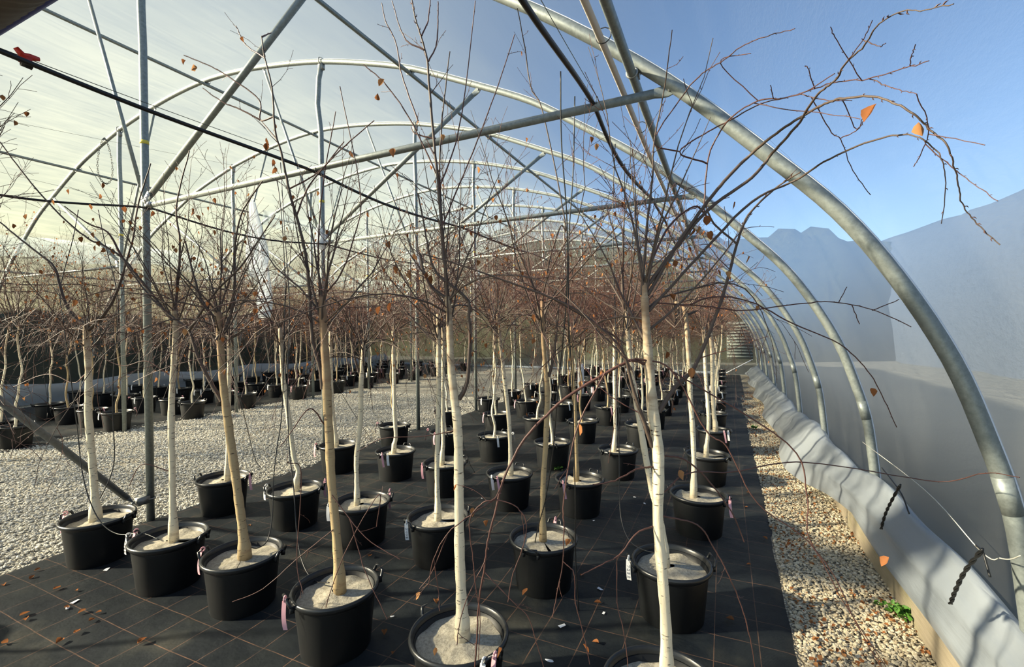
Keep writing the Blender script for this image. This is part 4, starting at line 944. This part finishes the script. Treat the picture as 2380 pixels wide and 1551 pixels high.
mid(1263, 1246, 161, [(1262, 1238, 15), (1261, 1180, 13), (1263, 1110, 13), (1268, 1040, 13), (1271, 970, 14), (1272, 900, 13), (1268, 860, 11), (1262, 780, 10), (1260, 700, 9)], 'tan forked birch in the middle pot whose rim faces the camera, third row', 'barktan', limbs=(([(1272, 880), (1288, 820), (1296, 740), (1300, 690)], 9), ([(1314, 520), (1264, 269), (1234, 202), (1220, 111), (1203, 20)], 4)), tags=(('p', 1295, False),), felt=3, H=1.2)
mid(1018, 1198, 181, [(1018, 1190, 14), (1016, 1130, 12), (1016, 1070, 12), (1018, 1000, 13), (1020, 930, 13), (1020, 860, 12), (1019, 790, 11), (1018, 730, 9)], 'birch behind the front centre pot, ragged mossy felt and a white lettered tag', tags=(('2408', 962, True),), felt=4)
mid(840, 1163, 191, [(830, 1152, 12), (829, 1110, 11), (829, 1060, 12), (836, 1000, 12), (839, 950, 12), (839, 900, 12), (842, 850, 11), (845, 800, 9)], 'white birch with crooked lower stem in the pot behind the tan-stemmed one', limbs=(([(838, 870), (822, 820), (815, 760), (810, 700)], 6),), tags=(('p', 888, False), ('w', 785, True)), felt=0)
mid(685, 1133, 201, [(688, 1118, 12), (693, 1095, 11), (684, 1065, 11), (676, 1010, 12), (668, 950, 12), (659, 890, 11), (655, 830, 10), (651, 760, 9)], 'white birch with a kinked foot in the fourth pot from the left, second row', tags=(('p', 735, False), ('w', 622, True)), felt=1)
mid(519, 1108, 211, [(528, 1098, 11), (530, 1050, 11), (531, 980, 11), (532, 910, 10), (533, 840, 9), (532, 780, 8)], 'birch in the second pot along the wide path, twigs hanging over its rim', tags=(('p', 580, False),), felt=2, droop=7)
mid(786, 1032, 221, [(782, 1030, 10), (776, 980, 9), (771, 920, 9), (769, 850, 9), (768, 770, 8)], 'slim birch in the third pot along the wide path', tags=(('p', 745, True),), felt=3)
mid(919, 1046, 241, [(915, 1036, 10), (920, 1015, 10), (917, 960, 10), (916, 900, 9), (915, 840, 9), (914, 770, 8)], 'white birch in the pot wearing pink and white tags, third from the front', tags=(('w', 915, True), ('p', 903, True)), felt=4)
mid(1034, 1073, 251, [(1027, 1062, 10), (1030, 1030, 10), (1029, 970, 10), (1029, 900, 9), (1030, 830, 9), (1030, 760, 8)], 'white birch in the pot right of the pink and white tags', tags=(('p', 992, True),), felt=0)
mid(1184, 1097, 171, [(1187, 1088, 11), (1186, 1040, 10), (1183, 980, 10), (1177, 920, 10), (1170, 860, 10), (1162, 790, 9), (1157, 730, 8)], 'leaning white birch, third from the front in the middle row', tags=(('w', 1149, True), ('p', 1160, True)), felt=1)
mid(1347, 1110, 151, [(1340, 1098, 11), (1339, 1040, 10), (1337, 980, 10), (1334, 910, 10), (1330, 840, 9), (1326, 760, 8)], 'pinkish birch stem in the pot with pink tape, right of centre', 'barktan', tags=(('p', 1308, True),), felt=2, droop=6)
mid(1436, 1042, 141, [(1427, 1036, 10), (1430, 1000, 9), (1429, 940, 9), (1428, 880, 9), (1428, 820, 8), (1428, 760, 8)], 'straight very white birch, fourth from the front in the second row', felt=3)
mid(1644, 1054, 91, [(1641, 1044, 10), (1645, 1015, 9), (1647, 970, 9), (1642, 900, 9), (1638, 830, 8), (1636, 760, 8)], 'birch in the fourth pot beside the tan gravel strip', felt=4)
mid(1659, 997, 101, [(1663, 988, 10), (1659, 960, 10), (1656, 900, 9), (1655, 830, 9), (1650, 750, 8)], 'birch in the fifth pot beside the tan gravel strip, pink and white tags', tags=(('p', 1663, True), ('w', 1672, True)), felt=0)

# all the others: variants generated once, copied along the rows
def variant(seed, bark, lean, edge=None):
    e = empty('potted_birch', (0, 0, -50)); t = Tree(seed); r = t.r; pts = [np.array([0, 0, .25])]; x = y = 0
    hz = r.uniform(1.45, 1.85)
    for i in range(9):
        x += r.gauss(0, .016)+lean*.008; y += r.gauss(0, .016); pts.append(np.array([x, y, .25+(hz-.25)*(i+1)/9]))
    A = spline(pts, 4); rad = np.linspace(.0155, .0095, len(A)); rad[:3] *= [1.5, 1.2, 1.05]; t.B.tube(A, rad, 9)
    for i in range(4):
        k = int(len(A)*r.uniform(.35, .8)); az = r.uniform(0, 6.3); t.grow(A[k], (math.cos(az), math.sin(az), .4), r.uniform(.2, .45), .003, 1, -.6, .05, .8)
    if r.random() < .6:
        k = int(len(A)*.62); az = r.uniform(0, 6.3); t.grow(A[k], (math.cos(az)*.45, math.sin(az)*.45, 1), r.uniform(.9, 1.3), .0075, 0, .5, .03, .8)
    if edge is None: t.crown(A[-1], 1.75, 9, .5, .022, 1.0, .0075, False, 4)
    else:
        t.crown(A[-1], 1.25, 9, .6, .022, 1.0, .0065, False, 4)
        for q in (t.B, t.W, t.T, t.L): keep_inside(q, CX+edge, .07)
    make_pot(e, seed, r.uniform(0, 6.3), ()); t.finish(e, M[bark]); return e
VAR = [variant(900+i, 'barktan' if i in (2, 6) else 'bark', (i % 3)-1, None if i < 9 else (6.46 if i < 12 else 5.62)) for i in range(15)]
used = set(); WORN = ('white', 'tan')
first = dict()
def place(x, y, row, j, side):
    if any(abs(x-a)+abs(y-b) < .55 for a, b in NEARPOS): return
    dx = abs(x-CX); i = rnd.randrange(9)
    if dx > 6.1: i = 9+rnd.randrange(3)
    elif dx > 5.2: i = 12+rnd.randrange(3)
    o = VAR[i] if i not in used else copy_tree(VAR[i]); used.add(i)
    o.location = (x+rnd.uniform(-.05, .05), y+rnd.uniform(-.06, .06), 0); o.rotation_euler = (0, 0, rnd.uniform(0, 6.3) if i < 9 else (0 if x > CX else math.pi))
    if i >= 9: o.location.x = x
    w = 'tan' if i in (2, 6) else 'white'
    tag(o, f'{w}-stemmed potted birch, {ORD[j]} from the front, {row}', 'potted tree', side)
    if rnd.random() < .5:
        t_ = link('pink_tape' if rnd.random() < .5 else 'white_tag', ME_PINK if rnd.random() < .5 else ME_WTAG, o); fa = front_angle(rnd.uniform(-.9, .5))-o.rotation_euler[2]; t_.rotation_euler = (0, 0, fa); t_.location = (.236*math.cos(fa), .236*math.sin(fa), 0)
        if t_.data is ME_PINK: t_.name = 'pink_tape'
        else: t_.name = 'white_tag'
for c, x in enumerate(GX):
    for j, y in enumerate(GY): place(x, y, RN[c], j, 'birches in black pots')
LX = [-9.0, -9.75, -10.5, -11.3, -12.15, -13.0]
LR = ['row along the far edge of the wide path', 'second row beyond the wide path', 'third row beyond the wide path', 'fourth row beyond the wide path', 'fifth row beyond the wide path', 'row against the left wall']
LY = [2.98, 4.15, 5.30, 6.40, 7.70, 8.85, 9.95, 11.0, 12.1, 13.2, 14.3, 15.4]
for c, x in enumerate(LX):
    for j, y in enumerate(LY):
        if (c >= 2 and j == 0) or (c >= 4 and j == 1): continue
        place(x+.03*math.sin(j), y, LR[c], j, 'birches beyond the wide path')
for (x, y) in ((-4.06, .60), (-3.30, .45), (-4.06, -.5), (-3.22, -.6), (-2.53, -.55), (-4.06, -1.6), (-3.22, -1.7), (-9.0, 1.8), (-9.75, 1.8), (-9.0, .6), (-9.75, .7), (-9.0, -.5), (-9.75, -.6), (-10.5, .6), (-10.5, 1.8), (-9.0, -1.6)):  # birches out of view, added to shade the front pots
    i = rnd.randrange(9); o = VAR[i] if i not in used else copy_tree(VAR[i]); used.add(i); o.location = (x, y, 0); o.rotation_euler = (0, 0, rnd.uniform(0, 6.3))
    tag(o, f'unseen potted birch before the front row, {"by the right edge" if x > -5 else "beyond the far edge"} of the wide path', 'potted tree', 'birches before the front row')
for i in range(15):
    if i not in used:
        for ch in list(VAR[i].children_recursive): bpy.data.objects.remove(ch)
        bpy.data.objects.remove(VAR[i])

# white sleeve round a stem
x, y = -2.99, 8.9
e = MB(); e.lathe([(.030, .30), (.062, .31), (.064, .55), (.058, .80), (.050, .90), (.046, .90), (.052, .80), (.058, .32)], 20); o = e.build('trunk_sleeve', M['white']); o.location = (-2.56, 8.80, 0); tag(o, 'white plastic sleeve round a birch stem in the middle distance', 'sleeve')

# drip tubes from the hoses to the pots
def drip(pts, D0, D1, label, r=.0033):
    k = len(pts); A = [P_depth(q[0], q[1], D0+(D1-D0)*(i/(k-1))**1.0) for i, q in enumerate(pts)]; A = np.array(A); o = A[0].copy()
    mb = MB(); mb.tube(spline(A-o, 7), r, 6); e = mb.build('drip_tube', M['hose']); e.location = o; tag(e, label, 'drip tube', 'thin drip tubes')
def depth_of(x, y, z): return float((np.array([x, y, z])-np.array([0, 0, EYE]))@FWD)
def dpx(x, y): return depth_of(x, y, .27)
drip([(182, 488), (168, 560), (140, 670), (146, 740), (162, 860), (180, 1000), (190, 1090), (207, 1160), (235, 1215), (275, 1242), (330, 1240), (370, 1255)], depth_of(-4.34, 1.85, 2.6), dpx(-3.21, 1.74)-.02, 'thin black drip tube hanging down into the pot with the lettered tag')
drip([(228, 488), (245, 570), (268, 660), (275, 730), (264, 860), (262, 960), (266, 1060), (256, 1110), (232, 1160)], depth_of(-4.34, 1.95, 2.6), dpx(-4.01, 1.72)+.03, 'thin black drip tube ending in the leftmost front pot')
drip([(636, 372), (652, 480), (662, 640), (660, 800), (655, 960), (644, 1040), (636, 1110), (633, 1200), (622, 1255), (600, 1274), (578, 1272)], depth_of(-2.43, 2.5, 2.6), dpx(-2.56, 1.78), 'thin black drip tube ending on the frosted felt')
drip([(652, 378), (660, 520), (672, 700), (668, 900), (672, 1040), (682, 1130), (690, 1240), (704, 1310), (730, 1350), (765, 1355)], depth_of(-2.43, 2.6, 2.6), dpx(-1.79, 1.73), 'thin black drip tube ending beside the tan front stem')
drip([(1303, 166), (1305, 330), (1318, 520), (1316, 700), (1298, 900), (1285, 1050), (1268, 1160), (1252, 1220), (1242, 1268)], depth_of(-.56, 2.2, 2.7), dpx(-1.03, 2.67), 'thin black drip tube slanting down to the middle pot')
drip([(1336, 224), (1332, 400), (1322, 560), (1322, 740), (1331, 900), (1334, 1040), (1337, 1160), (1338, 1300), (1345, 1420)], depth_of(-.56, 2.4, 2.7), 2.6, 'thin black drip tube hanging to the mat right of the middle pot')
drip([(1430, 335), (1424, 480), (1427, 640), (1436, 900), (1439, 1060), (1440, 1160), (1447, 1220), (1468, 1262), (1510, 1283), (1560, 1284)], depth_of(-.56, 3.2, 2.7), dpx(-.27, 2.67), 'thin black drip tube curving into the second pot beside the tan gravel')
drip([(1452, 380), (1450, 600), (1448, 800), (1442, 960), (1436, 1030)], depth_of(-.56, 3.5, 2.7), dpx(-1.04, 4.96), 'thin black drip tube falling to the very white birch')
R_ = random.Random(3)
for (X, z, ys, gx) in ((-2.43, 2.63, (3.6, 4.9, 6.1, 7.4), (-2.1, -2.7)), (-4.34, 2.6, (2.9, 3.9, 5.1, 6.2), (-4.06, -3.4)), (-9.8, 2.38, (2.6, 3.6, 4.3, 5.2, 6.2, 7.4), (-9.5, -10.2)), (-11.2, 2.3, (4.0, 5.0, 6.2), (-11, -11.8))):
    for i, y in enumerate(ys):
        g = gx[i % 2]; P = np.array([(0, 0, 0), (R_.uniform(-.03, .03), R_.uniform(-.04, .04), -.8), ((g-X)*.3, .03, -1.5), ((g-X)*.8, .08, -2.15), ((g-X), .12, -z+.30)])
        mb = MB(); mb.tube(spline(P, 6), .0030, 5); e = mb.build('drip_tube', M['hose']); e.location = (X, y, z-.03)
        tag(e, 'thin black drip tube hanging straight from a sagging hose to the pots', 'drip tube', 'drip tubes below the hoses')
